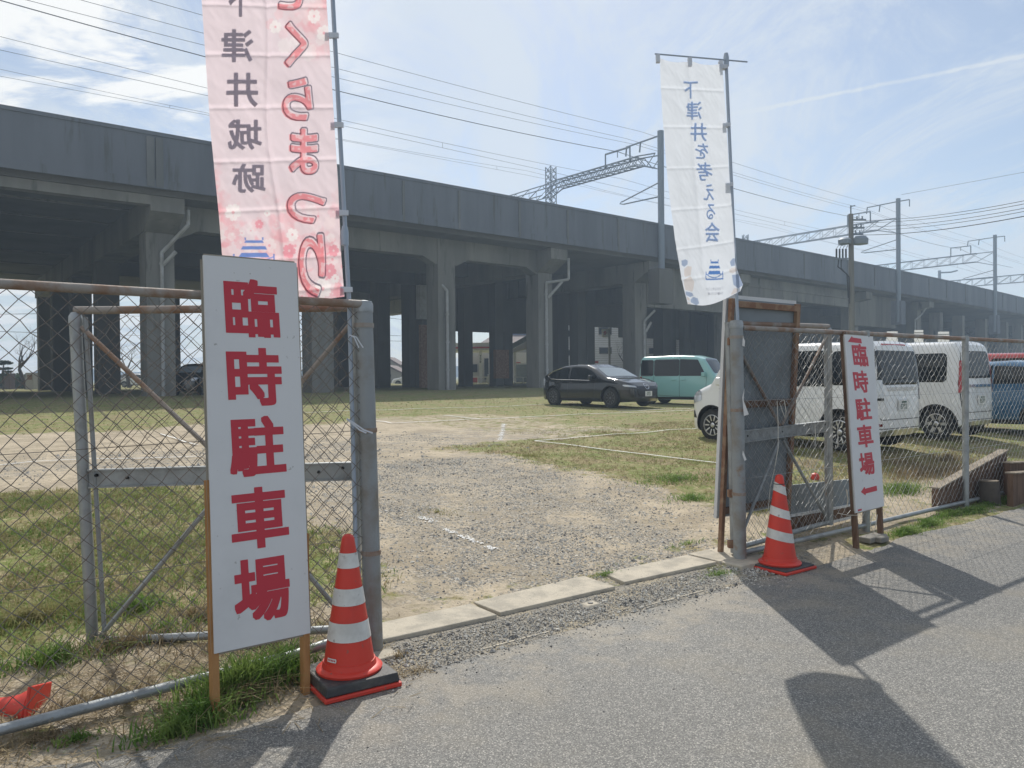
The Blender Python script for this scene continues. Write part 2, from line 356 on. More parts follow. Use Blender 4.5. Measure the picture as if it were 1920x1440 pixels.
# asphalt: fine pale chips in a grey binder, slightly glossy
def asphalt():
    m = bpy.data.materials.new('asphalt'); m.use_nodes = True; t = m.node_tree; b = t.nodes['Principled BSDF']; g = N(t, 'ShaderNodeNewGeometry')
    def nz(s, d, r=.6):
        n = N(t, 'ShaderNodeTexNoise'); n.inputs['Scale'].default_value = s; n.inputs['Detail'].default_value = d; n.inputs['Roughness'].default_value = r
        t.links.new(g.outputs['Position'], n.inputs['Vector']); return n.outputs[0]
    def vor(s):
        n = N(t, 'ShaderNodeTexVoronoi'); n.inputs['Scale'].default_value = s; t.links.new(g.outputs['Position'], n.inputs['Vector']); return n
    v = vor(185); v2 = vor(60)
    cr = N(t, 'ShaderNodeValToRGB'); e = cr.color_ramp.elements; e[0].position = .0; e[0].color = (.12, .118, .112, 1); e[1].position = .96; e[1].color = (.46, .435, .39, 1)
    for p, c in ((.35, (.18, .177, .167, 1)), (.62, (.235, .23, .215, 1)), (.84, (.30, .288, .265, 1))):
        x = e.new(p); x.color = c
    sp = N(t, 'ShaderNodeSeparateColor'); t.links.new(v.outputs['Color'], sp.inputs[0]); t.links.new(sp.outputs[0], cr.inputs[0])
    def mix(a, bb, f, op='MIX'):
        x = N(t, 'ShaderNodeMix', data_type='RGBA', blend_type=op)
        for i, s in ((6, a), (7, bb)):
            if isinstance(s, tuple): x.inputs[i].default_value = s
            else: t.links.new(s, x.inputs[i])
        if isinstance(f, float): x.inputs['Factor'].default_value = f
        else: t.links.new(f, x.inputs['Factor'])
        return x.outputs[2]
    def mr(s, lo, hi, a=0, bb=1):
        x = N(t, 'ShaderNodeMapRange', interpolation_type='SMOOTHSTEP')
        for i, q in enumerate((lo, hi, a, bb)): x.inputs[1 + i].default_value = q
        t.links.new(s, x.inputs[0]); return x.outputs[0]
    c = mix(cr.outputs[0], (.06, .06, .058, 1), mr(v.outputs['Distance'], .45, .75, 0, .55))
    c = mix(c, (.30, .26, .19, 1), mr(nz(1.1, 6), .48, .70, 0, .42)); c = mix(c, (.05, .05, .05, 1), mr(nz(5.5, 3), .70, .76, 0, .55))
    dp = N(t, 'ShaderNodeVectorMath', operation='DOT_PRODUCT'); dp.inputs[1].default_value = NN; t.links.new(g.outputs['Position'], dp.inputs[0])
    o_ = A.dot(NN); w1 = mr(dp.outputs['Value'], o_ - 1.5, o_ - .35, 0, 1); mm = N(t, 'ShaderNodeMath', operation='MULTIPLY'); t.links.new(w1, mm.inputs[0]); t.links.new(mr(nz(2.6, 8, .7), .40, .62), mm.inputs[1]); c = mix(c, (.44, .37, .27, 1), mr(mm.outputs[0], 0, 1, 0, .36))
    c = mix(c, (.5, .5, .5, 1), mr(nz(.45, 4), .35, .65, .0, .22), 'MULTIPLY')
    t.links.new(c, b.inputs['Base Color']); b.inputs['Roughness'].default_value = .72; b.inputs['Specular IOR Level'].default_value = .35
    bp = N(t, 'ShaderNodeBump'); bp.inputs['Strength'].default_value = .7; bp.inputs['Distance'].default_value = .003
    t.links.new(sp.outputs[0], bp.inputs['Height']); t.links.new(bp.outputs[0], b.inputs['Normal'])
    MT['asphalt'] = m
asphalt()
# lot: dirt, gravel and grass mixed by painted cover (vertex attribute), broken up by noise
def lotmat():
    m = bpy.data.materials.new('lot_ground'); m.use_nodes = True; t = m.node_tree; b = t.nodes['Principled BSDF']; g = N(t, 'ShaderNodeNewGeometry')
    at = N(t, 'ShaderNodeAttribute'); at.attribute_name = 'cover'; sp = N(t, 'ShaderNodeSeparateColor'); t.links.new(at.outputs['Color'], sp.inputs[0])
    def nz(s, d=6, r=.65, st=None):
        n = N(t, 'ShaderNodeTexNoise'); n.inputs['Scale'].default_value = s; n.inputs['Detail'].default_value = d; n.inputs['Roughness'].default_value = r
        t.links.new(g.outputs['Position'], n.inputs['Vector']); return n.outputs[0]
    def mr(s, lo, hi, a=0.0, bb=1.0):
        x = N(t, 'ShaderNodeMapRange', interpolation_type='SMOOTHSTEP')
        for i, q in enumerate((lo, hi, a, bb)): x.inputs[1 + i].default_value = q
        t.links.new(s, x.inputs[0]); return x.outputs[0]
    def mth(op, a, bb):
        x = N(t, 'ShaderNodeMath', operation=op)
        for i, s in enumerate((a, bb)):
            if isinstance(s, (int, float)): x.inputs[i].default_value = s
            else: t.links.new(s, x.inputs[i])
        return x.outputs[0]
    def mix(a, bb, f):
        x = N(t, 'ShaderNodeMix', data_type='RGBA')
        for i, s in ((6, a), (7, bb)):
            if isinstance(s, tuple): x.inputs[i].default_value = (*s, 1)
            else: t.links.new(s, x.inputs[i])
        t.links.new(f, x.inputs['Factor']) if not isinstance(f, float) else None
        return x.outputs[2]
    dirt = mix((.50, .42, .31), (.34, .285, .21), mr(nz(1.7, 8, .7), .38, .62))
    dirt = mix(dirt, (.18, .155, .12), mr(nz(30, 5), .56, .66, 0, .75)); dirt = mix(dirt, (.26, .225, .15), mr(nz(11, 7, .75), .52, .64, 0, .6))
    dirt = mix(dirt, (.60, .52, .40), mr(nz(9, 5), .56, .72, 0, .7))
    vo = N(t, 'ShaderNodeTexVoronoi'); vo.inputs['Scale'].default_value = 75; t.links.new(g.outputs['Position'], vo.inputs['Vector'])
    cr = N(t, 'ShaderNodeValToRGB'); e = cr.color_ramp.elements; e[0].color = (.12, .115, .105, 1); e[1].color = (.62, .56, .47, 1)
    x = e.new(.45); x.color = (.24, .225, .20, 1); x = e.new(.8); x.color = (.37, .34, .29, 1)
    s2 = N(t, 'ShaderNodeSeparateColor'); t.links.new(vo.outputs['Color'], s2.inputs[0]); t.links.new(s2.outputs[0], cr.inputs[0])
    grav = cr.outputs[0]
    grass = mix((.27, .225, .115), (.18, .21, .065), mr(nz(2.3, 8, .7), .40, .56)); grass = mix(grass, (.23, .165, .105), mr(nz(1.3, 7, .7), .50, .64, 0, .7))
    grass = mix(grass, (.43, .36, .22), mr(nz(13, 6), .52, .64, 0, .8))
    grass = mix(grass, (.075, .07, .035), mr(nz(30, 4), .56, .66, 0, .8))
    wg = mr(mth('ADD', sp.outputs[1], mth('MULTIPLY', mth('SUBTRACT', nz(5, 8, .72), .5), 1.9)), .36, .60)
    wv = mr(mth('ADD', sp.outputs[0], mth('MULTIPLY', mth('SUBTRACT', nz(3.5, 7), .5), 1.3)), .38, .62)
    chip = mr(s2.outputs[1] if False else vo.outputs['Distance'], .55, .35); cg = mth('MULTIPLY', wv, mr(mth('ADD', s2.outputs[1], mth('MULTIPLY', mth('SUBTRACT', nz(8, 6, .7), .5), 1.6)), .35, .45)); c = mix(dirt, grav, cg); c = mix(c, grass, wg)
    t.links.new(c, b.inputs['Base Color']); b.inputs['Roughness'].default_value = .95; b.inputs['Specular IOR Level'].default_value = .15
    bp = N(t, 'ShaderNodeBump'); bp.inputs['Strength'].default_value = .8; bp.inputs['Distance'].default_value = .018
    h = mth('ADD', mth('MULTIPLY', nz(22, 6, .7), 1.0), mth('MULTIPLY', s2.outputs[0], mth('MULTIPLY', wv, .25)))
    t.links.new(h, bp.inputs['Height']); t.links.new(bp.outputs[0], b.inputs['Normal'])
    MT['lot_ground'] = m
lotmat()
# ------------------------------------------------------------------ ground
def sst(a, b, x):
    x = max(0.0, min(1.0, (x - a) / (b - a))) if a != b else float(x > a); return x * x * (3 - 2 * x)
def cover(t, d):
    """gravel, grass weights at fence-frame coordinates"""
    wob = noise.noise(V((t * .45, d * .45, 2))) * 1.3 + noise.noise(V((t * 1.5, d * 1.5, 7))) * .45
    gr = 0.0
    gr = max(gr, (1 - sst(5.2, 6.6, d + wob)) * (1 - sst(-.3, 1.1, t + wob * .5 - .10 * d)) * (.30 + .6 * sst(.3, 1.8, d)))      # left of the way in
    gr = max(gr, .88 * sst(4.1, 5.3, t + wob * .5) * sst(.5, 1.4, d) * (1 - sst(7.0, 8.6, d + wob)))         # right side
    gr = max(gr, .92 * sst(13.5, 15.5, d + wob - max(0, 2 - t) * .28))                                    # far olive turf
    gr = max(gr, .9 * sst(9, 12, t + wob))
    gr = max(gr, .45 * sst(6, 8, t) * sst(5, 7, d))
    if d < .5: gr = max(gr, .35)
    if d < 0: gr = .12 + (.5 if t > 4.4 else 0)
    gv = (1 - sst(.9, 2.6, abs(t - 2.3 - .18 * d) + wob * .5)) * (1 - sst(5, 8.5, d)) * .60
    gv = max(gv, .50 * (1 - sst(1.0, 2.2, abs(d - 8.2) + wob)))
    if d < .2: gv = .75 if -.2 < t < 3.6 else .45
    return gv, gr
def build_ground():
    ts = [-220, -120, -70, -45, -32, -24]; x = -18.0
    while x < 26: ts.append(x); x += .16 if -5 < x < 12 else .4
    ts += [28, 32, 40, 52, 70, 100, 150, 240, 400]
    ds = [-40, -25, -12, -6, -4]; x = -3.0
    while x < 46: ds.append(x); x += .12 if x < 3 else (.2 if x < 9 else .45)
    ds += [50, 58, 70, 90, 120, 170, 260, 400]
    vs = []; at = []
    for d in ds:
        for t in ts:
            p = A + U * t + NN * d; z = zg(p.x, p.y)
            if d < -.3: z = -.012
            elif d < .3: z += noise.noise(V((p.x * 3, p.y * 3, 0))) * .012
            vs.append((p.x, p.y, z)); gv, gr = cover(t, d); at.append((gv, gr, 0, 1))
    nT = len(ts); fs = [(j * nT + i, j * nT + i + 1, (j + 1) * nT + i + 1, (j + 1) * nT + i) for j in range(len(ds) - 1) for i in range(nT - 1)]
    me = bpy.data.meshes.new('ground'); me.from_pydata(vs, [], fs); me.materials.append(MT['lot_ground'])
    ca = me.color_attributes.new('cover', 'FLOAT_COLOR', 'POINT'); ca.data.foreach_set('color', [c for a in at for c in a])
    me.polygons.foreach_set('use_smooth', [True] * len(fs)); me.update()
    o = bpy.data.objects.new('ground', me); COL.objects.link(o); o['kind'] = 'structure'
build_ground()
# far plain reaching the horizon
mb = MB(); mb.add([(-3000, -400, -.25), (3000, -400, -.25), (3000, 4000, -.25), (-3000, 4000, -.25)], [(0, 1, 2, 3)])
mat('plain', (.15, .16, .09), 1, 0, (.10, .12, .06), .02)
mb.build('plain', 'plain', kind='structure')
# road: asphalt sheet with a ragged edge
edge = [(-900, 1560), (-200, 1470), (0, 1446), (200, 1428), (340, 1392), (460, 1362), (590, 1328), (745, 1276), (900, 1226), (1030, 1190), (1180, 1148), (1320, 1112), (1400, 1090),
        (1540, 1060), (1620, 1036), (1660, 1022), (1700, 1006), (1800, 984), (1920, 951), (2100, 905)]
ep = [G(*e) for e in edge]
ee = []
for i in range(len(ep) - 1):
    n = max(1, int((ep[i + 1] - ep[i]).length / .04))
    for k in range(n):
        p = ep[i].lerp(ep[i + 1], k / n); q = p + NN * (noise.noise(p * 3) * .035 + noise.noise(p * 14) * .018); ee.append(q)
ee = [ee[0] - U * 60] + ee + [ep[-1], ep[-1] + U * 150]
vs = []; fs = []
for q in ee:
    vs.append((q.x, q.y, .005)); r = q - NN * 40; vs.append((r.x, r.y, .005))
fs = [(2 * i, 2 * i + 1, 2 * i + 3, 2 * i + 2) for i in range(len(ee) - 1)]
mb = MB(); mb.add(vs, fs); mb.build('road', 'asphalt', kind='structure')
# rough old asphalt apron between the kerb slabs and the road
mat('apron', (.33, .30, .25), .9, 0, (.42, .36, .26), 2.6, .46, .60, 1.0, 90, .2, col3=(.10, .097, .09), scale3=75, lo3=.50, hi3=.58)
ap = [(742, 1275), (712, 1205), (935, 1149), (1154, 1100), (1345, 1053), (1400, 1078), (1400, 1091), (1320, 1114), (1180, 1150), (1030, 1192), (900, 1228)]
zs = [.006, .034, .036, .036, .034, .02, .006, .006, .006, .006, .006]; mb = MB(); mb.add([tuple(G(x, y, z)) for (x, y), z in zip(ap, zs)], [(0, 1, 2), (0, 2, 10), (10, 2, 9), (9, 2, 3), (9, 3, 8), (8, 3, 4), (8, 4, 7), (7, 4, 5), (7, 5, 6)]); mb.build('apron', 'apron', kind='structure')
# low hills on the horizon
mb = MB(); hp = []
for i in range(81):
    x = -1500 + i * 37.5; hp.append((x, 2400, max(4, 26 + 22 * noise.noise(V((i * .13, 0, 5))) + 8 * noise.noise(V((i * .5, 3, 5))))))
vs = []
for x, y, z in hp: vs += [(x, y, -1), (x, y, z), (x, y + 300, -1)]
mb.add(vs, [(3 * i, 3 * i + 3, 3 * i + 4, 3 * i + 1) for i in range(80)] + [(3 * i + 1, 3 * i + 4, 3 * i + 5, 3 * i + 2) for i in range(80)])
mb.build('hills', 'hill', kind='structure')
# ------------------------------------------------------------------ kerb slabs
def slab(pts, label, m='kerb'):
    top = [G(x, y, .055) for x, y in pts]; mb = MB()
    lo = [V((p.x, p.y, -.08)) for p in top]; mb.hexa(lo, top)
    o = mb.build('kerb_slab', m, label=label, cat='kerb slab', group='concrete kerb slabs across the gateway', bevel=.006); return o
slab([(660, 1211), (932, 1152), (882, 1131), (660, 1178)], 'worn grey concrete kerb slab nearest the left gate post')
slab([(938, 1148), (1154, 1099), (1094, 1079), (887, 1128)], 'pale speckled kerb slab second from the left gate post')
slab([(1171, 1091), (1344, 1053), (1288, 1040), (1130, 1074)], 'pale kerb slab third from the left, grass tuft at its end')
slab([(1350, 1052), (1392, 1043), (1380, 1018), (1290, 1038)], 'kerb slab under the foot of the right gate post')
mb = MB(); q = G(735, 1235, .03); mb.box(q + V((-.08, .05, -.055)), .20, .13, .12, (U, NN, ZP))
mb.build('foundation_block', 'kerb', label='pale concrete footing block beside the near red cone', cat='footing block', bevel=.008)
mb = MB(); q = FT(OPEN, 0, 0); mb.box(q + V((.0, .0, -.02)) - NN * .04, .42, .26, .14, (U, NN, ZP))
mb.build('foundation_block', 'kerb', label='concrete footing around the right gate post', cat='footing block', bevel=.008)
q = G(1107, 1141, .0); mb = MB(); w, h, k = .125, .085, .045
lo = [q + U * a * w + NN * b * h + V((0, 0, -.02)) for a, b in ((-1, -1), (1, -1), (1, 1), (-1, 1))]; hi = [q + U * a * k + NN * b * k * .8 + V((0, 0, .035)) for a, b in ((-1, -1), (1, -1), (1, 1), (-1, 1))]
mb.hexa(lo, hi); o = mb.build('survey_marker', 'kerb', label='small pale concrete boundary marker set in the asphalt apron', cat='boundary marker', bevel=.006)
mb = MB(); mb.lathe([(.018, 0), (.018, .004)], q + V((0, 0, .0352)), 12); mb.build('hole', 'black_trim', o)
for i, ((x0, y0), (x1, y1)) in enumerate((((900, 1222), (1031, 1187)), ((1200, 1142), (1320, 1110)))):
    a, b = G(x0, y0), G(x1, y1); mb = MB(); mb.beam(a + V((0, 0, .008)), b + V((0, 0, .008)), .012, .01)
    mb.build('edging_strip', 'kerb', kind='structure')
# ------------------------------------------------------------------ viaduct
VP = [V((-19.55, 29.37, 0))]; TH = []
for i in range(260): TH.append(radians(51.75 - .045 * i) if i < 170 else radians(44.1)); VP.append(VP[-1] + V((sin(TH[-1]), cos(TH[-1]), 0)))
pre = []
for i in range(45): pre.append(VP[0] - V((sin(radians(51.75)), cos(radians(51.75)), 0)) * (45 - i))
VP = pre + VP; S0 = -45.0
def vdir(s):
    i = max(0, min(len(VP) - 2, int(s - S0))); return (VP[i + 1] - VP[i]).normalized()
def vp(s, o, z):
    x = s - S0; i = max(0, min(len(VP) - 2, int(x))); d = (VP[i + 1] - VP[i]); p = VP[i] + d * (x - i); n = V((-d.y, d.x, 0)).normalized()
    p = p + n * o; return V((p.x, p.y, z))
def s_at(px, o):          # distance along the viaduct where the offset line shows at this bearing
    lo, hi = -44.0, 212.0
    for _ in range(50):
        m = (lo + hi) / 2
        p = vp(m, o, 5)
        if p.y > 0 and px_of(p)[0] > px: hi = m
        else: lo = m
    return lo
def run(mb, s0, s1, o0, o1, z0, z1, step=2.0, mi=0):
    n = max(1, int(math.ceil((s1 - s0) / step))); ss = [s0 + (s1 - s0) * k / n for k in range(n + 1)]; vs = []
    for s in ss: vs += [vp(s, o0, z0), vp(s, o0, z1), vp(s, o1, z1), vp(s, o1, z0)]
    fs = []
    for k in range(n):
        a = 4 * k; b = a + 4; fs += [(a, b, b + 1, a + 1), (a + 1, b + 1, b + 2, a + 2), (a + 2, b + 2, b + 3, a + 3), (a + 3, b + 3, b, a)]
    fs += [(0, 1, 2, 3), (4 * n, 4 * n + 3, 4 * n + 2, 4 * n + 1)]; mb.add(vs, fs, mi)
def vax(s): d = vdir(s); return (d, V((-d.y, d.x, 0)), ZP)
ZT = 11.86
VD = thing('railway_viaduct', 'long grey concrete railway viaduct on rows of pillars behind the lot', 'viaduct', (VP[45].x, VP[45].y, .6))
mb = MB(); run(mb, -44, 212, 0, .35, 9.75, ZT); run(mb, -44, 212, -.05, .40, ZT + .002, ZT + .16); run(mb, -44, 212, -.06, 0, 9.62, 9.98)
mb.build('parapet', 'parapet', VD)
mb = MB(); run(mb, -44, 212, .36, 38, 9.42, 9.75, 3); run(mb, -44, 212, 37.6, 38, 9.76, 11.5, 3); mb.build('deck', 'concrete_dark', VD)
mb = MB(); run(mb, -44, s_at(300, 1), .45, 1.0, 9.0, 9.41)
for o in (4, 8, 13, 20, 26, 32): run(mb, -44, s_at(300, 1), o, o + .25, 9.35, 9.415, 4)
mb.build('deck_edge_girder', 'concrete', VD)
# panel joints of the parapet
jp = [285, 302, 758, 862, 975, 1065, 1160, 1336, 1508, 1590, 1640, 1742, 1775, 1810, 1848, 1880, 1905]
for i, px in enumerate(jp):
    s = s_at(px, 0); mb = MB(); w = .13 if i > 1 else .3
    mb.box(vp(s, -.045, 10.72), w, .07, 2.1, vax(s)); mb.build('parapet_joint', 'stain', VD)
# main front pillars
fr = [(-60, 1.2), (295, 1.2), (595, 1.2), (827, 1.2), (1011, 1.2), (1190, 1.25), (1359, 1.3), (1593, 1.2), (1713, 1.1), (1755, 1.0), (1797, 1.0), (1840, 1.0), (1880, 1.0), (1908, 1.0)]
def pillar(c, s, w, d, z1, m='concrete'):
    mb = MB(); zb = zg(c.x, c.y) - .4; mb.box(V((c.x, c.y, (zb + z1) / 2)), w, d, z1 - zb, vax(s)); return mb.build('pillar', m, VD)
SF = {}
for px, w in fr:
    s = s_at(px, 2.4); SF[px] = s; top = 8.05 if px in (-60, 295, 595, 827, 1011, 1190, 1359) else 8.6
    pillar(vp(s, 2.4, 0), s, w, 1.2, 9.4 if px in (595, 827) else top)
    for o in ((13.4, 21.4, 29.4, 36.4) if px in (-60, 295) else ((29.4, 36) if px == 595 else ((36,) if px > 1700 else ()))):
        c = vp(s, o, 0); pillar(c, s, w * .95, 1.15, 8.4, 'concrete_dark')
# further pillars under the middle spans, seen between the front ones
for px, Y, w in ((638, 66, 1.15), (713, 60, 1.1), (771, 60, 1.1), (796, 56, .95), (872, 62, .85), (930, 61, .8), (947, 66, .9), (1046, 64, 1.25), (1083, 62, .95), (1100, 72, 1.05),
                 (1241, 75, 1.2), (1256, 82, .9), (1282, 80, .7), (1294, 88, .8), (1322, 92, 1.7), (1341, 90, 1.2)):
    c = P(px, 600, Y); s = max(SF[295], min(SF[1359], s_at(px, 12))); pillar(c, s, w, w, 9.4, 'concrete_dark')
# cross beams with their projecting heads
for px in (-60, 295, 1011, 1190, 1359, 1593, 1713, 1908):
    s = SF[px]; mb = MB(); z0 = 8.05 if px < 1590 else 8.5
    a0 = (s - .7, s + .7)
    pr = [(.45, 8.75), (.45, 9.41), (37, 9.41), (37, z0), (1.75, z0)]; vs = []
    for ss in a0: vs += [vp(ss, o, z) for o, z in pr]
    n = 5; mb.add(vs, [tuple(range(n)), tuple(range(2 * n - 1, n - 1, -1))] + [(k, (k + 1) % n, n + (k + 1) % n, n + k) for k in range(n)])
    mb.build('cross_beam', 'concrete', VD)
# front edge beams with haunches
def haunch(sa, sb, zb=8.32, dz=.40, o0=1.85, o1=2.6):
    q = [0, .02, .15, .16, .84, .85, .98, 1]; zz = [zb - dz, zb - dz, zb, zb + .001, zb + .001, zb, zb - dz, zb - dz]; mb = MB(); vs = []
    for f, z in zip(q, zz):
        s = sa + (sb - sa) * f; vs += [vp(s, o0, z), vp(s, o0, 9.41), vp(s, o1, 9.41), vp(s, o1, z)]
    fs = []
    for k in range(len(q) - 1):
        a = 4 * k; b = a + 4; fs += [(a, b, b + 1, a + 1), (a + 2, b + 2, b + 3, a + 3), (a + 3, b + 3, b, a), (a + 1, b + 1, b + 2, a + 2)]
    mb.add(vs, fs); mb.build('edge_beam', 'concrete', VD)
haunch(SF[295] + .7, SF[595] - .6); haunch(SF[595] + .6, SF[827] - .6); haunch(SF[827] + .6, SF[1011] - .6)
for i, (o, m) in enumerate(((9, 0), (15, 0), (22, 0))):
    mb = MB(); run(mb, SF[295] + .8, SF[1011] - .8, o, o + .6, 8.5, 9.415, 4); mb.build('inner_beam', 'concrete_dark', VD)
mb = MB(); run(mb, SF[1190] + .71, SF[1359] - .71, 1.8, 2.5, 6.4, 9.4); mb.build('deep_girder', 'concrete', VD)
mb = MB(); run(mb, SF[1359] + .71, s_at(1590, 1.2) , 1.2, 1.9, 7.83, 9.4); run(mb, SF[1359] + .71, s_at(1590, 1.2), 1.1, 1.199, 8.6, 8.8); mb.build('deep_girder', 'concrete', VD)
mb = MB(); run(mb, s_at(1602, 1.6), s_at(1680, 1.6), 1.6, 2.2, 6.2, 9.4); mb.build('deep_girder', 'concrete', VD)
# lower rear girders closing the view to the far side
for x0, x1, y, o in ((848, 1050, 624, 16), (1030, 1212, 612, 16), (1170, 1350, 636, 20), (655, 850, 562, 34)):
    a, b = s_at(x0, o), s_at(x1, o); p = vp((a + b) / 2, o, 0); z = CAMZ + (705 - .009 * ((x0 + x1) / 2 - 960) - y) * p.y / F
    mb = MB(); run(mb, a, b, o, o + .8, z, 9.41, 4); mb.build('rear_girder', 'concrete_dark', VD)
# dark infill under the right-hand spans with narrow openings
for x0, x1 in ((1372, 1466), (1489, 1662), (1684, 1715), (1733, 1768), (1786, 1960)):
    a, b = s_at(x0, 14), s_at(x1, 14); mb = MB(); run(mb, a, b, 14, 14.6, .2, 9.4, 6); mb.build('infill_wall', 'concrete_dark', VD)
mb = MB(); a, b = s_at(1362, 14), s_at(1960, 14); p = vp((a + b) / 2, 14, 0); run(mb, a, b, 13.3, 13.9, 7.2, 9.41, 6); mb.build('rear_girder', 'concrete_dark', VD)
mb = MB(); c = P(795, 588, 55); c.z = 6.8; mb.box(c, 1.0, .5, 2.4, vax(20)); mb.build('junction_box', 'pipe_grey', VD)
mb = MB(); c = P(798, 690, 55.1); c.z = 2.7; mb.box(c, .9, .3, 5, vax(20)); mb.build('rusty_panel', 'rust_brown', VD)
mb = MB(); c = P(940, 690, 59); c.z = 2.4; mb.box(c, 1.3, .3, 2.2, vax(20)); mb.build('rusty_panel', 'rust_brown', VD)
# drain pipes down the pillars
def drain(px_p, top, bend, px_d, yb, r=.085):
    s = s_at(px_d, 1.7); c = vp(s, 1.68, 0); Y = c.y; pts = [P(top[0], top[1], Y), P(bend[0], bend[1], Y), P(px_d, yb, Y)]
    q = pts[-1].copy(); q.z = zg(q.x, q.y) - .1; pts.append(q); mb = MB()
    for i in range(len(pts) - 1): mb.tube([pts[i], pts[i + 1]], r, 8)
    z = q.z + 1.2
    while z < pts[2].z - .3: mb.lathe([(r * 1.35, 0), (r * 1.35, .09)], V((q.x, q.y, z)), 8); z += 1.6
    mb.build('drain_pipe', 'pipe_grey', VD)
drain(0, (353, 394), (353, 422), 303, 474); drain(0, (820, 520), (824, 530), 838, 545); drain(0, (1066, 484), (1066, 524), 1024, 530)
drain(0, (1228, 582), (1226, 584), 1208, 602); drain(0, (1741, 570), (1728, 590), 1716, 600)
for (x0, y0), (x1, y1), o in (((330, 472), (306, 496), 1.6), ((1054, 528), (1028, 558), 1.6), ((1221, 604), (1211, 622), 1.6)):
    Y = vp(s_at(x1, o), o, 0).y; mb = MB(); mb.tube([P(x0, y0, Y), P(x1, y1, Y)], .09, 8); mb.build('pipe_elbow', 'pipe_grey', VD)
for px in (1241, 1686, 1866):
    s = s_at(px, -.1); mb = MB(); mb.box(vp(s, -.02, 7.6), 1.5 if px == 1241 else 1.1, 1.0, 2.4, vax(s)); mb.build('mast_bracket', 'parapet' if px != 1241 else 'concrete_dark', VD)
# ------------------------------------------------------------------ catenary portals
def lattice(mb, a, b, up, w, h, n, r=.035, x=True):
    """box truss from a to b"""
    a = V(a); b = V(b); d = (b - a).normalized(); X = d.cross(up).normalized()
    cs = [(-w / 2, 0), (w / 2, 0), (-w / 2, -h), (w / 2, -h)]
    Q = lambda t, c: a.lerp(b, t) + X * c[0] + up * c[1]
    for c in cs: mb.tube([Q(0, c), Q(1, c)], r, 4)
    for i in range(n):
        t0, t1 = i / n, (i + 1) / n
        for c0, c1 in ((0, 2), (1, 3)) + (((0, 1), (2, 3)) if x else ()):
            mb.tube([Q(t0, cs[c0]), Q(t1, cs[c1])], r * .6, 3, cap=False)
            if x: mb.tube([Q(t1, cs[c0]), Q(t0, cs[c1])], r * .6, 3, cap=False)
            else:
                tm = (t0 + t1) / 2; mb.tube([Q(t1, cs[c1]), Q(t1, cs[c0])], r * .5, 3, cap=False)
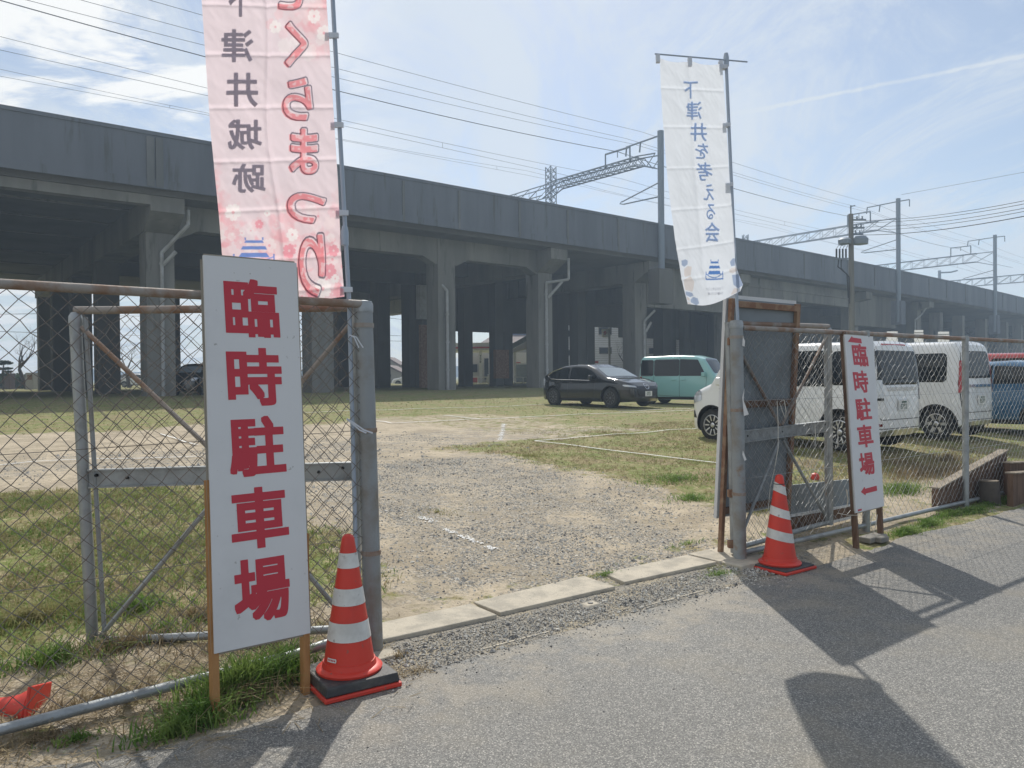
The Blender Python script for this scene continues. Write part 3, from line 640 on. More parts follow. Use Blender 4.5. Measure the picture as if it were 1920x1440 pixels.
def portal(px, ytop, yb0, yb1, masts, span, label, fancy):
    s = s_at(px, -.2); b = vp(s, -.2, 6.6); hz = 705 - .009 * (px - 960)
    zt = CAMZ + (hz - ytop) * b.y / F; zA = CAMZ + (hz - yb0) * b.y / F; h = (yb1 - yb0) * b.y / F
    root = thing('catenary_portal', label, 'overhead line gantry', b, 'overhead line gantries along the viaduct')
    mb = MB(); mb.tube([b, vp(s, -.2, zt)], .22 if fancy else .22, 12); mb.build('mast', 'steel_far', root, smooth=True)
    upv = V((0, 0, 1)); nrm = (vp(s, 1, 0) - vp(s, 0, 0)).normalized()
    mb = MB()
    e = span; p0 = vp(s, 0, zA); p1 = vp(s, e, zA)
    if fancy:
        m0 = masts[0]
        lattice(mb, vp(s, 1.6, zA + .15), vp(s, m0 - 1.6, zA + .15), upv, .7, h * .62, 14, .05)
        for sg, ends in ((1, (0, 1.6)), (-1, (m0, m0 - 1.6))):
            for w in (-.35, .35):
                off = vdir(s) * w
                for z0, z1 in ((zA, zA + .15), (zA - h * 1.05, zA + .15 - h * .62)):
                    mb.tube([vp(s, ends[0], z0) + off, vp(s, ends[1], z1) + off], .05, 4)
                mb.tube([vp(s, ends[0], zA) + off, vp(s, (ends[0] + ends[1]) / 2, zA - h * .8) + off], .035, 4)
                mb.tube([vp(s, (ends[0] + ends[1]) / 2, zA - h * .8) + off, vp(s, ends[1], zA + .15) + off], .035, 4)
        lattice(mb, vp(s, m0, zA), vp(s, m0 + 9.5, zA - .1), upv, .8, h * .8, 6, .045, False)
    else:
        lattice(mb, vp(s, 1.9, zA), vp(s, e, zA - .2), upv, .55, h * .8, 10, .05, False)
        for z0, z1 in ((zA, zA), (zA - h * 1.25, zA - h * .8)): mb.tube([vp(s, 0, z0), vp(s, 2.0, z1)], .055, 4)
        mb.tube([vp(s, 0, zA - .1), vp(s, 1.9, zA - h * .8)], .04, 4)
    mb.build('truss_beam', 'steel_far', root)
    for m in masts:
        mb = MB(); pb = vp(s, m, 9.8); lattice(mb, vp(s, m, zt) + vdir(s) * .3, pb + vdir(s) * .3, nrm, .6, .6, 16, .05); mb.build('lattice_mast', 'steel_far', root)
    # small hoop on the beam, top arm, cantilever
    mb = MB(); q = [vp(s, 2.6, zA), vp(s, 2.6, zA + 1.1), vp(s, 5.0, zA + 1.1), vp(s, 5.0, zA)]
    for i in range(3): mb.tube([q[i], q[i + 1]], .07, 4)
    mb.tube([vp(s, 3.8, zA + 1.1), vp(s, 3.8, zA + .6)], .04, 4); mb.build('hoop', 'steel_far', root)
    mb = MB(); zz = zt - .3; mb.tube([vp(s, -.2, zz), vp(s, 2.9, zz - .1)], .06, 4)
    if not fancy: mb.tube([vp(s, -1.3, zz), vp(s, -.2, zz)], .06, 4); mb.tube([vp(s, -1.3, zz), vp(s, -1.3, zz - .7)], .05, 4)
    for o in (1.6, 2.9): mb.tube([vp(s, o, zz - .05), vp(s, o + .1, zz - .75)], .06, 5)
    mb.build('feeder_arm', 'steel_far', root)
    mb = MB(); zc = zA - h - 1.0
    mb.tube([vp(s, -.1, zc), vp(s, 3.4, zc - .75)], .05, 5); mb.tube([vp(s, -.1, zc - 1.0), vp(s, 3.2, zc - .95)], .05, 5); mb.tube([vp(s, 3.2, zc - .95), vp(s, 3.6, zc - .85), vp(s, 3.4, zc - .7)], .04, 5)
    mb.build('cantilever', 'steel_far', root); return s, zt, zA
p1 = portal(1241, 247, 289, 315, (11.6, 21.5), 22, 'lattice-masted steel gantry nearest the banners, above the parapet', True)
p2 = portal(1685, 373, 409, 431, (), 17, 'slim pole gantry with thin truss, second along the viaduct', False)
p3 = portal(1866, 441, 472, 492, (), 18, 'slim pole gantry with thin truss, third and farthest pole', False)
s4 = s_at(1960, 0); root = thing('catenary_portal', 'distant truss beam gantry leaving the picture at right', 'overhead line gantry', vp(s4, 0, 9), 'overhead line gantries along the viaduct')
mb = MB(); b = vp(s4, 0, 0); zA = CAMZ + (697 - 512) * b.y / F; lattice(mb, vp(s4, 1, zA), vp(s4, 19, zA - .1), ZP, .5, 1.2, 10, .06, False); mb.build('truss_beam', 'steel_far', root)
mb = MB(); mb.tube([vp(s4, 0, 8), vp(s4, 0, zA + 2)], .3, 8); mb.build('mast', 'steel_far', root)
s5 = s_at(1762, 20); b = vp(s5, 20, 9); root = thing('signal_mast', 'short far pole with a wavy bracket on the viaduct', 'mast', b)
mb = MB(); zt = CAMZ + (698 - 508) * b.y / F; mb.tube([b, V((b.x, b.y, zt))], .28, 8); mb.build('pole', 'steel_far', root)
mb = MB(); mb.tube([V((b.x, b.y, zt - .4)), V((b.x + 2.2, b.y, zt - .3)), V((b.x + 3.4, b.y, zt))], .14, 6); mb.build('bracket', 'steel_far', root)
for px, yt, o in ((1395, 441, 22),):
    s = s_at(px, o); b = vp(s, o, 9.8); root = thing('lattice_mast', 'small lattice mast tip showing above the parapet', 'mast', b)
    mb = MB(); zt = CAMZ + (701 - yt) * b.y / F; lattice(mb, V((b.x, b.y, zt)) + vdir(s) * .3, b + vdir(s) * .3, V((0, 1, 0)), .6, .6, 12, .05); mb.build('mast', 'steel_far', root)
# ------------------------------------------------------------------ overhead lines along the viaduct
SP = [s_at(-60, 0) - 22, p1[0] - 46.0 if False else -4.0, p1[0], p2[0], p3[0], s4, s4 + 45]
SP = [p1[0] - 76, p1[0] - 38, p1[0], p2[0], p3[0], s4]
def along(zs, o, r, label, name='overhead_wire', sag=.9, dz=()):
    pts = []
    for i in range(len(SP) - 1):
        for k in range(12):
            f = k / 12; s = SP[i] + (SP[i + 1] - SP[i]) * f; z = zs(s) - sag * 4 * f * (1 - f); pts.append(vp(max(s, -44.9), o, z))
    mb = MB(); mb.tube(pts, r, 4, cap=False); mb.build(name, 'line_black', label=label, cat='overhead wire', group='overhead wires along the viaduct'); return pts
def zpx(px, y, o):
    p = vp(s_at(px, o), o, 0); return s_at(px, o), CAMZ + (705 - .009 * (px - 960) - y) * p.y / F
def lin(a, b, o):
    sa, za = zpx(*a, o); sb, zb = zpx(*b, o); return lambda s: za + (zb - za) * (s - sa) / (sb - sa) if s < sb + 5 else zb + (0 if s < sb else 0)
def wire(a, b, o, r, label, sag): return along(lin(a, b, o), o, r, label, sag=sag)
wire((25, 8), (1185, 292), 3.8, .022, 'thick dark feeder wire running to the hoop on the first gantry', .5)
wire((390, 25), (1228, 255), 1.6, .011, 'topmost thin overhead wire of the upper three', .3)
wire((160, 0), (1232, 276), 2.9, .011, 'second thin overhead wire from the top', .3)
wire((390, 80), (1236, 283), 2.3, .011, 'third thin overhead wire from the top', .3)
for (a, b, a2, b2, o, l) in (((10, 72), (1234, 352), (10, 97), (1234, 368), 3.4, 'nearer track'), ((690, 262), (1034, 330), (690, 272), (1034, 338), 14.0, 'farther track')):
    up = wire(a, b, o, .010, 'messenger wire above the ' + l, .35); lo = along(lin(a2, b2, o), o, .010, 'contact wire over the ' + l, sag=.04)
    mb = MB()
    for k in range(3, len(up) - 1, 4): mb.tube([up[k], lo[k]], .012, 3)
    mb.build('dropper_wire', 'line_black', label='short droppers hanging between the wires over the ' + l, cat='dropper wires')
# ------------------------------------------------------------------ utility pole and its lines
b = P(1598, 640, 44); b.z = .7
UPOLE = thing('utility_pole', 'concrete utility pole with transformer drum and switchgear before the viaduct', 'utility pole', b)
up = lambda y: CAMZ + (699.3 - y) * 44 / F
mb = MB(); mb.tube([b, V((b.x - .05, b.y, up(402)))], [.19, .13], 12); mb.build('pole', 'concrete', UPOLE, smooth=True)
mb = MB(); mb.tube([V((b.x - .05, b.y, up(402))), V((b.x - .05, b.y, up(386)))], .04, 6); mb.tube([V((b.x - .05, b.y, up(388))), V((b.x + .2, b.y, up(386)))], .03, 5); mb.build('spike', 'steel_far', UPOLE)
for y, w in ((413, 1.0), (428, .9), (440, .8)):
    mb = MB(); mb.box(V((b.x + w * .3, b.y, up(y))), w, .08, .09); 
    for k in range(3): mb.lathe([(.04, 0), (.06, .06), (.035, .09), (.05, .16)], V((b.x + w * (.1 + .3 * k) - .1, b.y, up(y) + .04)), 8)
    mb.build('crossarm', 'steel_far', UPOLE)
mb = MB(); mb.lathe([(.05, -.0), (.40, .06), (.42, .35), (.3, .5)], V((b.x + .45, b.y - .1, up(461))), 16); mb.build('transformer', 'steel_far', UPOLE, smooth=True)
mb = MB(); mb.lathe([(.05, -.0), (.34, .05), (.36, .28), (.2, .4)], V((b.x - .45, b.y - .1, up(460))), 16); mb.build('switch_drum', 'steel_far', UPOLE, smooth=True)
mb = MB(); mb.box(V((b.x - .5, b.y, up(485))), 1.1, .08, .07); mb.build('crossarm', 'steel_far', UPOLE)
for k in range(4):
    mb = MB(); x = b.x - .88 + .18 * k; mb.tube([V((x, b.y, up(484))), V((x, b.y, up(467)))], .05, 6)
    mb.tube([V((x, b.y, up(467))), V((x + .1, b.y, up(461))), V((b.x - .3, b.y, up(458)))], .015, 4); mb.build('fuse_cutout', 'black_trim', UPOLE)
mb = MB(); mb.tube([V((b.x - .75, b.y, up(487))), V((b.x - .8, b.y, up(500))), V((b.x - .35, b.y - .15, up(515))), V((b.x - .28, b.y - .16, up(560)))], .035, 5)
mb.tube([V((b.x - .6, b.y, up(487))), V((b.x - .62, b.y, up(503))), V((b.x - .25, b.y - .18, up(520))), V((b.x - .23, b.y - .18, up(570)))], .035, 5); mb.build('cable', 'black_trim', UPOLE)
for i, (y0, y1, nm) in enumerate(((414, 364, 'topmost'), (418, 371, 'second'), (426, 379, 'third'), (432, 385, 'fourth'), (441, 394, 'lowest'))):
    q = P(2100, y1 - 28, 24); a = V((b.x + .1, b.y, up(y0))); pts = [a.lerp(q, k / 16) - V((0, 0, 4 * .35 * (k / 16) * (1 - k / 16))) for k in range(17)]
    mb = MB(); mb.tube(pts, .013 if i < 4 else .02, 4, cap=False); mb.build('power_line', 'line_black', label=nm + ' power line leading right from the utility pole', cat='power line', group='power lines from the utility pole')
a = P(1690, 365, 60); q = P(2100, 290, 50); mb = MB(); mb.tube([a, q], .012, 4); mb.build('power_line', 'line_black', label='faint wire rising right from the second gantry pole', cat='power line')
# ------------------------------------------------------------------ background beyond the viaduct
def gz(x, y): return zg(x, y)
def boxat(mb, px0, px1, y0, y1, Y, depth, mi=0):
    a = P(px0, y0, Y); c = P(px1, y0, Y); z1 = a.z; z0 = P(px0, y1, Y).z; mb.hexa([V((a.x, Y, z0)), V((c.x, Y, z0)), V((c.x, Y + depth, z0)), V((a.x, Y + depth, z0))], [V((a.x, Y, z1)), V((c.x, Y, z1)), V((c.x, Y + depth, z1)), V((a.x, Y + depth, z1))], mi)
# white clad building
def clad(px0, px1, y0, Y, wins, label, sign=None):
    q = P((px0 + px1) / 2, 700, Y); root = thing('clad_building', label, 'building', (q.x, q.y, .4))
    mb = MB(); boxat(mb, px0, px1, y0, 724, Y, 14); mb.build('wall', 'far_white', root)
    mb = MB(); y = y0 + 3
    while y < 718: boxat(mb, px0 + .5, px1 - .5, y, y + .6, Y - .06, .05); y += 4.2
    mb.build('siding_grooves', 'far_wall', root)
    for x0, x1, a, c in wins:
        mb = MB(); boxat(mb, x0, x1, a, c, Y - .1, .06); w = mb.build('window', 'far_wall', root); mb = MB(); boxat(mb, x0 + 1, x1 - 1, a + 1, c - 1, Y - .14, .03)
        mb.build('pane', 'glass', w)
    return root
clad(1052, 1340, 560, 118, [(1062, 1072, 619, 632), (1063, 1073, 656, 667), (1122, 1147, 613, 628), (1123, 1147, 651, 664), (1216, 1228, 652, 664)], 'white clad building with dark windows beyond the middle pillars')
mat('white_sheet', (.9, .9, .9), .6, 0, transl=.6)  # stand-in plain white panels, made translucent so the backlight brightens them
for x0, x1, y0, lab in ((1663, 1683.5, 621.5, 'leftmost of three bright white panels rising behind the white vans'), (1714.5, 1731.5, 619, 'narrow middle one of three bright white panels behind the white vans'), (1759, 1780, 622, 'rightmost of three bright white panels rising behind the white vans')):
    q = P((x0 + x1) / 2, 690, 46); root = thing('white_panel', lab, 'signboard', (q.x, q.y, .6), 'bright white panels behind the vans')
    mb = MB(); boxat(mb, x0, x1, y0 + 5.6, 726, 46, .04); mb.build('lower_sheet', 'white_sheet', root); mb = MB(); boxat(mb, x0 + .3, x1 - .3, y0, y0 + 4.4, 46, .04); mb.build('upper_sheet', 'white_sheet', root)
    mb = MB(); boxat(mb, x0 + 1, x1 - 1, y0 + 4.4, y0 + 5.6, 46.02, .02); mb.build('joint_bar', 'black_trim', root)
# petrol station
q = P(935, 700, 96); root = thing('petrol_station', 'petrol station with red striped canopy beyond the pillars', 'petrol station', (q.x, q.y, .5))
mb = MB(); boxat(mb, 845, 925, 643, 655, 92, 10); boxat(mb, 845, 925, 655.2, 657.4, 92.2, 9); mb.build('canopy', 'far_white', root)
mb = MB(); boxat(mb, 845, 925, 650.5, 653.8, 91.9, .05); mb.build('stripe', 'far_red', root)
for x in (901, 965):
    mb = MB(); boxat(mb, x - 2.6, x + 2.2, 655 if x < 950 else 648, 718, 94, .5); mb.build('column', 'far_white', root)
mb = MB(); a = [P(950, 660, 91), P(950, 650, 91), P(1000, 622, 91), P(1000, 632, 91)]; mb.hexa([*a], [p + V((0, 1.0, 0)) for p in a]); mb.build('gable_fascia', 'panel_grey', root)
mb = MB(); a = [P(950, 662, 92.5), P(1002, 630, 92.5), P(1002, 648, 92.5), P(950, 664, 92.5)]; mb.hexa([*a], [p + V((0, 5, 0)) for p in a]); mb.build('soffit', 'far_wall', root)
mb = MB(); boxat(mb, 967, 1000, 661, 682, 100, 4); mb.build('shop_sign', 'far_white', root)
mb = MB(); boxat(mb, 967, 976, 679, 680.6, 99.9, .05); mb.build('sign_stripe', 'far_red', root)
mb = MB(); boxat(mb, 967, 1002, 684, 718, 100.5, 4); mb.build('forecourt_shop', 'panel_grey', root)
mb = MB(); boxat(mb, 880, 916, 660, 718, 104, 5); mb.build('forecourt_shop', 'far_wall', root)
mb = MB(); boxat(mb, 884, 895, 683, 698, 103.8, .1); boxat(mb, 908, 916, 672, 712, 103.8, .1); mb.build('shop_window', 'glass', root)
mb = MB(); boxat(mb, 884, 896, 708, 717, 96, .8); mb.build('fuel_pump', 'far_red', root)
mb = MB(); boxat(mb, 914, 921, 702, 718, 95, .8); mb.build('fuel_pump', 'far_white', root)
for y in range(4):
    put = MB(); put_glyph(put, 'セルフ営'[y], (899.3, 665 + y * 4, 902.3, 668.4 + y * 4), lambda x, yy: P(x, yy, 93.85), .02, .05); put.build('lettering', 'black_trim', root)
# brown tiled roof behind it
q = P(950, 700, 130); root = thing('tiled_house', 'house with wide brown hipped roof rising behind the petrol station', 'house', (q.x, q.y, .4))
mb = MB(); a = [P(896, 648, 125), P(1030, 648, 125), P(1030, 646, 140), P(896, 646, 140)]; c = [P(926, 628, 131), P(1010, 628, 131), P(1010, 627, 135), P(926, 627, 135)]; mb.hexa(a, c); mb.build('roof', 'far_roof', root)
mb = MB(); boxat(mb, 918, 1016, 622, 629, 131, 4); mb.build('ridge', 'far_blue', root)
mb = MB(); boxat(mb, 900, 1026, 648.5, 722, 127, 10); mb.build('wall', 'far_wall', root)
# roadside guard rail by the station
q = P(935, 715, 86); root = thing('guard_rail', 'thin pale pipe railing along the street before the petrol station', 'railing', (q.x, q.y, .5))
mb = MB(); mb.tube([P(860, 707, 86), P(1040, 707, 86)], .05, 5); mb.build('rail', 'far_white', root)
for k in range(11):
    p = P(862 + 17 * k, 707, 86); mb = MB(); mb.tube([p, V((p.x, p.y, .4))], .05, 5); mb.build('post', 'far_white', root)
# sign tower
q = P(1142, 690, 100); root = thing('sign_pylon', 'tall grey pole carrying a white panel with red mark', 'sign', (q.x, q.y, .4))
mb = MB(); boxat(mb, 1140.5, 1144.5, 612, 722, 100, .3); mb.build('post', 'pipe_grey', root)
mb = MB(); boxat(mb, 1129, 1139.5, 617, 632.5, 100, .3); mb.build('panel', 'far_white', root)
mb = MB(); put_poly(mb, [(1131, 624), (1134, 620), (1137, 620), (1136, 622.5), (1138, 624), (1135, 628), (1131, 628), (1133.5, 625.5)], lambda x, y: P(x, y, 99.95), .3); mb.build('emblem', 'far_red', root)
mb = MB(); boxat(mb, 1112, 1122, 677, 681, 99, .3); mb.build('low_sign', 'far_red', root)
# houses left of the brown pillar
def house(px0, px1, yr, ye, Y, label, wall='far_wall', roof='far_roof', yb=724):
    q = P((px0 + px1) / 2, 700, Y); root = thing('house', label, 'house', (q.x, q.y, .3)); mid = (px0 + px1) / 2
    mb = MB(); boxat(mb, px0 + 2, px1 - 2, ye, yb, Y, 8); a = P(px0 + 2, ye, Y); c = P(px1 - 2, ye, Y); t = P(mid, yr + 1.5, Y)
    vs = [a, c, t, a + V((0, 8, 0)), c + V((0, 8, 0)), t + V((0, 8, 0))]; mb.add(vs, [(0, 1, 2), (3, 5, 4)]); mb.build('wall', wall, root)
    mb = MB()
    for x in (px0 - 2, px1 + 2):
        e = P(x, ye + 1.5, Y - .6); tt = P(mid, yr, Y - .6); L = V((0, 9.2, 0)); d = V((0, 0, -.25)); mb.hexa([e + d, tt + d, tt + d + L, e + d + L], [e, tt, tt + L, e + L])
    mb.build('roof', roof, root)
    mb = MB(); boxat(mb, mid - (px1 - px0) * .22, mid + (px1 - px0) * .12, ye + 4, ye + 9, Y - .06, .05); mb.build('window', 'glass', root)
house(700, 748, 668, 682, 120, 'pale gabled house seen between the pillars')
house(696, 756, 684, 698, 108, 'lower gabled house in front of the pale one', 'far_wall')
house(738, 778, 680, 684, 126, 'flat roofed house beside the gabled ones', 'far_white')
house(214, 262, 700, 705, 130, 'small far house behind the parked cars at left', 'far_wall')
# walls, hedge and monument at the left
q = P(40, 720, 78); root = thing('boundary_wall', 'low dark wall with hedge beyond the viaduct at far left', 'wall', (q.x, q.y, .5))
mb = MB(); boxat(mb, -80, 120, 711, 731, 80, .4); mb.build('wall', 'concrete_dark', root)
def leafy(mb, c, rx, ry, rz, n, s, seed=0):
    rnd = random.Random(seed); c = V(c)
    for _ in range(n):
        while True:
            q = V((rnd.uniform(-1, 1), rnd.uniform(-1, 1), rnd.uniform(-1, 1)))
            if q.length < 1 and noise.noise(q * 2.3 + V((seed, 0, 0))) > -.22: break
        p = c + V((q.x * rx, q.y * ry, q.z * rz)); a = V((rnd.gauss(0, 1), rnd.gauss(0, 1), rnd.gauss(0, 1))).normalized() * s * rnd.uniform(.6, 1.3); b_ = a.orthogonal() * rnd.uniform(.5, .9)
        mb.add([p - a, p + b_, p + a, p - b_], [(0, 1, 2, 3)])
mb = MB()
for k in range(9): leafy(mb, P(-10 + 14 * k, 713 + (k % 3), 79), 1.0, .8, .75, 260, .13, k)
mb.build('hedge', 'hedge', label='clipped green hedge along the low dark wall at far left', cat='hedge')
q = P(55, 720, 70); root = thing('stone_monument', 'square grey-brown stone block monument near the pruned tree', 'monument', (q.x, q.y, .5))
mb = MB(); boxat(mb, 47.5, 62, 699, 732, 70, .7); mb.build('block', 'far_wall', root)
mb = MB(); boxat(mb, 51, 59, 703, 712, 69.95, .05); mb.build('plaque', 'rust_brown', root)
q = P(10, 715, 74); root = thing('brick_pier', 'brown pier standing left of the monument', 'pier', (q.x, q.y, .5)); mb = MB(); boxat(mb, 4, 18, 700, 731, 74, .8); mb.build('body', 'far_roof', root)
# poles, lines left
q = P(85, 700, 62); q.z = .5; root = thing('utility_pole', 'grey utility pole with switch box at the far left', 'utility pole', q)
mb = MB(); mb.tube([q, P(85, 556, 62)], [.17, .13], 10); mb.build('pole', 'concrete', root)
mb = MB(); boxat(mb, 72, 81, 563, 576, 62, .4); boxat(mb, 88, 94, 563, 573, 62, .3); mb.build('switch_box', 'pipe_grey', root)
mb = MB(); mb.tube([P(72, 588, 62), P(96, 588, 62)], .05, 5); mb.build('crossarm', 'steel_far', root)
for i, (y0, y1) in enumerate(((590, 588), (620, 624))):
    mb = MB(); mb.tube([P(-60, y0, 62), P(85, y1, 62), P(300, y1 + 6, 90)], .02, 4); mb.build('power_line', 'line_black', label=('upper', 'lower')[i] + ' street wire reaching the far left utility pole', cat='power line')
for i, (y0, y1) in enumerate(((592, 604), (628, 631), (638, 641))):
    mb = MB(); mb.tube([P(690, y0, 110), P(800, y1, 112)], .035, 4); mb.build('power_line', 'line_black', label=('upper', 'middle', 'lower')[i] + ' street wire in the gap right of the gate post', cat='power line')
# trees
def tree(name, label, base, h, r0_, seed, spread=.6, depth=5, lean=0, crown=None, group=None, up=.25):
    rnd = random.Random(seed); root = thing(name, label, 'tree', base, group); mt = MB(); mc = MB()
    def grow(p, d, L, r, k):
        n = 4; pts = [p]; rs = [r]
        for i in range(n):
            d = (d + V((rnd.gauss(0, .12), rnd.gauss(0, .12), rnd.gauss(0, .06) + .03))).normalized(); p = p + d * (L / n); pts.append(p); rs.append(r * (1 - .4 * (i + 1) / n))
        (mt if k == 0 else mc).tube(pts, rs, 6 if k < 2 else 4, cap=False)
        if k < depth:
            for _ in range(rnd.choice((2, 3, 3)) if k else rnd.choice((3, 4))):
                a = V((rnd.gauss(0, 1), rnd.gauss(0, 1), rnd.gauss(0, .4) + up)).normalized(); grow(p if rnd.random() < .7 or k == 0 else pts[-2], (d * (1 - spread * .5) + a * spread).normalized(), L * rnd.uniform(.55, .8), rs[-1] * rnd.uniform(.6, .8), k + 1)
    grow(V(base), V((lean, 0, 1)).normalized(), h * .36, r0_, 0)
    mt.build('trunk', 'bark', root); mc.build('crown', 'bark', root); return root
q = P(52, 731, 72); tree('bare_tree', 'pruned leafless tree with knobbly branches left of the viaduct', (q.x, q.y, .5), 6.0, .24, 5, .75, 5)
q = P(79, 731, 76); tree('bare_tree', 'short stubby leafless tree beside the far left pole', (q.x, q.y, .5), 2.6, .2, 9, .8, 4)
q = P(243, 730, 78); tree('bare_tree', 'leafless tree between the second and third left pillars', (q.x, q.y, .5), 5.6, .22, 12, .6, 5)
q = P(751, 724, 104); tree('bare_tree', 'slender leafless tree behind the gabled houses', (q.x, q.y, .5), 7.4, .16, 23, .5, 5)
q = P(1168, 722, 100); tree('bare_tree', 'dark leafless tree before the white clad building', (q.x, q.y, .5), 6.2, .2, 31, .6, 5)
q = P(8, 731, 73); root = thing('pine_tree', 'layered garden pine at the left edge', 'tree', (q.x, q.y, .5))
mb = MB(); mb.tube([V((q.x, q.y, .5)), P(5, 700, 73), P(8, 676, 73)], [.12, .09, .04], 6); mb.build('trunk', 'bark', root)
mb = MB()
for x, y, w in ((8, 678, .5), (2, 682, .45), (15, 681, .4), (0, 692, .6), (13, 691, .5), (2, 703, .55), (14, 697, .45)): leafy(mb, P(x, y, 73), w, w, .1, 90, .09, int(x * y))
mb.build('crown', 'leaf_dark', root)
def bushy(label, px, Y, w, h, seed, n=2600, name='evergreen_tree'):
    q = vp(s_at(px, Y), Y, 0); z = zg(q.x, q.y); root = thing(name, label, 'tree', (q.x, q.y, z), 'evergreen trees beyond the viaduct'); mb = MB(); mb.tube([V((q.x, q.y, z - .2)), V((q.x, q.y, z + h * .5))], [.22, .12], 8); mb.build('trunk', 'bark', root)
    mb = MB(); rnd = random.Random(seed)
    for k in range(7): leafy(mb, V((q.x + rnd.uniform(-.5, .5) * w, q.y + rnd.uniform(-.4, .4) * w, z + h * rnd.uniform(.45, .85))), w * .32, w * .32, h * .24, n // 7, .16, seed + k)
    mb.build('crown', 'leaf_dark', root)
bushy('dark evergreen tree under the right-hand viaduct spans', 1845, 9, 9, 8.0, 3, 4200)
bushy('dark evergreen tree at the right edge under the viaduct', 1925, 9, 9, 8, 7, 3600)
# ------------------------------------------------------------------ cars
def interp(prof, x): return float(np.interp(x, [p[0] for p in prof], [p[1] for p in prof]))
def car(name, label, cat, loc, head, L, W, top, bot, belt, paint, r=.30, xr=-1.2, xf=1.25, k=.16, sidewin=(), wind=None, rearwin=None, rim='rim_dark', spokes=10, front=(), rear=(), seams=(), handles=(), mirror=None, plate_f=None, plate_r=None, nexp=9, group='parked cars in the lot', extra=None, rr=.13, sidelamps=(), rseams=(), corner=()):
    root = thing(name, label, cat, loc, group, head)
    hw = W / 2
    def plan(x): return hw * max(.02, 1 - abs(2 * x / L) ** nexp) ** (1 / nexp * 1.6)
    def wid(x, z):
        w = plan(x); zt = interp(top, x); b = min(belt, zt - .05)
        t = 1 - .035 * ((z - .55) / .5) ** 2 if z < b else 1 - .035 * ((b - .55) / .5) ** 2 - k * (z - b)
        if z < .32: t -= .10 * ((.32 - z) / .2) ** 2
        q = zt - rr
        if z > q: t -= (rr * .9 / hw) * (1 - sqrt(max(0, 1 - ((z - q) / rr) ** 2)))
        return max(.01, w * t)
    xs = sorted(set([-L / 2 + L * (0.5 - .5 * cos(pi * i / 64)) for i in range(65)] + [p[0] for p in top])); xs = [x for x in xs if -L / 2 <= x <= L / 2]
    vs = []; nv = None
    for x in xs:
        zt = interp(top, x); zb = interp(bot, x); q = max(zb + .04, zt - rr); row = [(0, zb), (.8 * wid(x, zb + .01), zb)]
        for i in range(11): z = zb + (q - zb) * i / 10; row.append((wid(x, z), z))
        for i in range(1, 5):
            z = q + (zt - q) * sin(pi / 2 * i / 4); row.append((wid(x, z), z))
        we = row[-1][0]
        for fct in (.75, .4, 0): row.append((we * fct, zt + .025 * (1 - fct ** 2) * min(1, (zt - zb))))
        full = [(y, z) for y, z in row] + [(-y, z) for y, z in row[-2:0:-1]]; nv = len(full); vs += [(x, y, z) for y, z in full]
    fs = [(i * nv + k_, i * nv + (k_ + 1) % nv, (i + 1) * nv + (k_ + 1) % nv, (i + 1) * nv + k_) for i in range(len(xs) - 1) for k_ in range(nv)]
    fs += [tuple(range(nv))[::-1], tuple((len(xs) - 1) * nv + k_ for k_ in range(nv))]
    mb = MB(); mb.add(vs, fs); body = mb.build('body', [paint, 'black_trim'], root, smooth='all', local=True)
    cut = MB()
    for x in (xr, xf):
        cut.lathe([(r * 1.22, -W), (r * 1.22, -hw + .22)], V((x, 0, r)), 28, ax=(V((1, 0, 0)), V((0, 0, 1)), V((0, 1, 0)))); cut.lathe([(r * 1.22, hw - .22), (r * 1.22, W)], V((x, 0, r)), 28, ax=(V((1, 0, 0)), V((0, 0, 1)), V((0, 1, 0))))
    co = cut.build('cutter', 'black_trim', local=True, kind='helper'); co.location = (0, 0, 0)
    for ob_ in (body, co):
        b__ = bmesh.new(); b__.from_mesh(ob_.data); bmesh.ops.remove_doubles(b__, verts=b__.verts, dist=1e-5); bmesh.ops.recalc_face_normals(b__, faces=b__.faces); b__.to_mesh(ob_.data); b__.free()
    bm = body.modifiers.new('b', 'BOOLEAN'); bm.object = co; bm.operation = 'DIFFERENCE'; bm.solver = 'EXACT'
    try: bm.material_mode = 'TRANSFER'
    except Exception: pass
    root_m = root.matrix_world; body.parent = None; bpy.context.view_layer.update()
    me = bpy.data.meshes.new_from_object(body.evaluated_get(bpy.context.evaluated_depsgraph_get())); body.modifiers.clear(); body.data = me; body.parent = root
    bpy.data.objects.remove(co)
    if len(me.materials) < 2: me.materials.append(MT['black_trim'])
    for pg_ in me.polygons:
        c_ = pg_.center
        if any(math.hypot(c_.x - xx, c_.z - r) < r * 1.222 for xx in (xr, xf)) and c_.z > .17: pg_.material_index = 1
    me.polygons.foreach_set('use_smooth', [True] * len(me.polygons)); me.set_sharp_from_angle(angle=radians(32))
    side = lambda sg, e=.005: (lambda x, z: V((x, sg * (wid(x, z) + e), z)))
    def endx(sg, y, z, e=.006):
        y = max(-1, min(1, y / (.955 * wid(sg * L * .38, z)))) * .955 * wid(sg * L * .38, z); lo, hi = (0, L / 2)
        for _ in range(26):
            m = (lo + hi) / 2
            if interp(top, sg * m) > z and wid(sg * m, z) > abs(y): lo = m
            else: hi = m
        return V((sg * (lo + e), y, z))
    def topz(x, y, e=.006):
        return V((x, y, interp(top, x) + .022 * (1 - (y / max(.1, wid(x, interp(top, x)))) ** 2) + e))
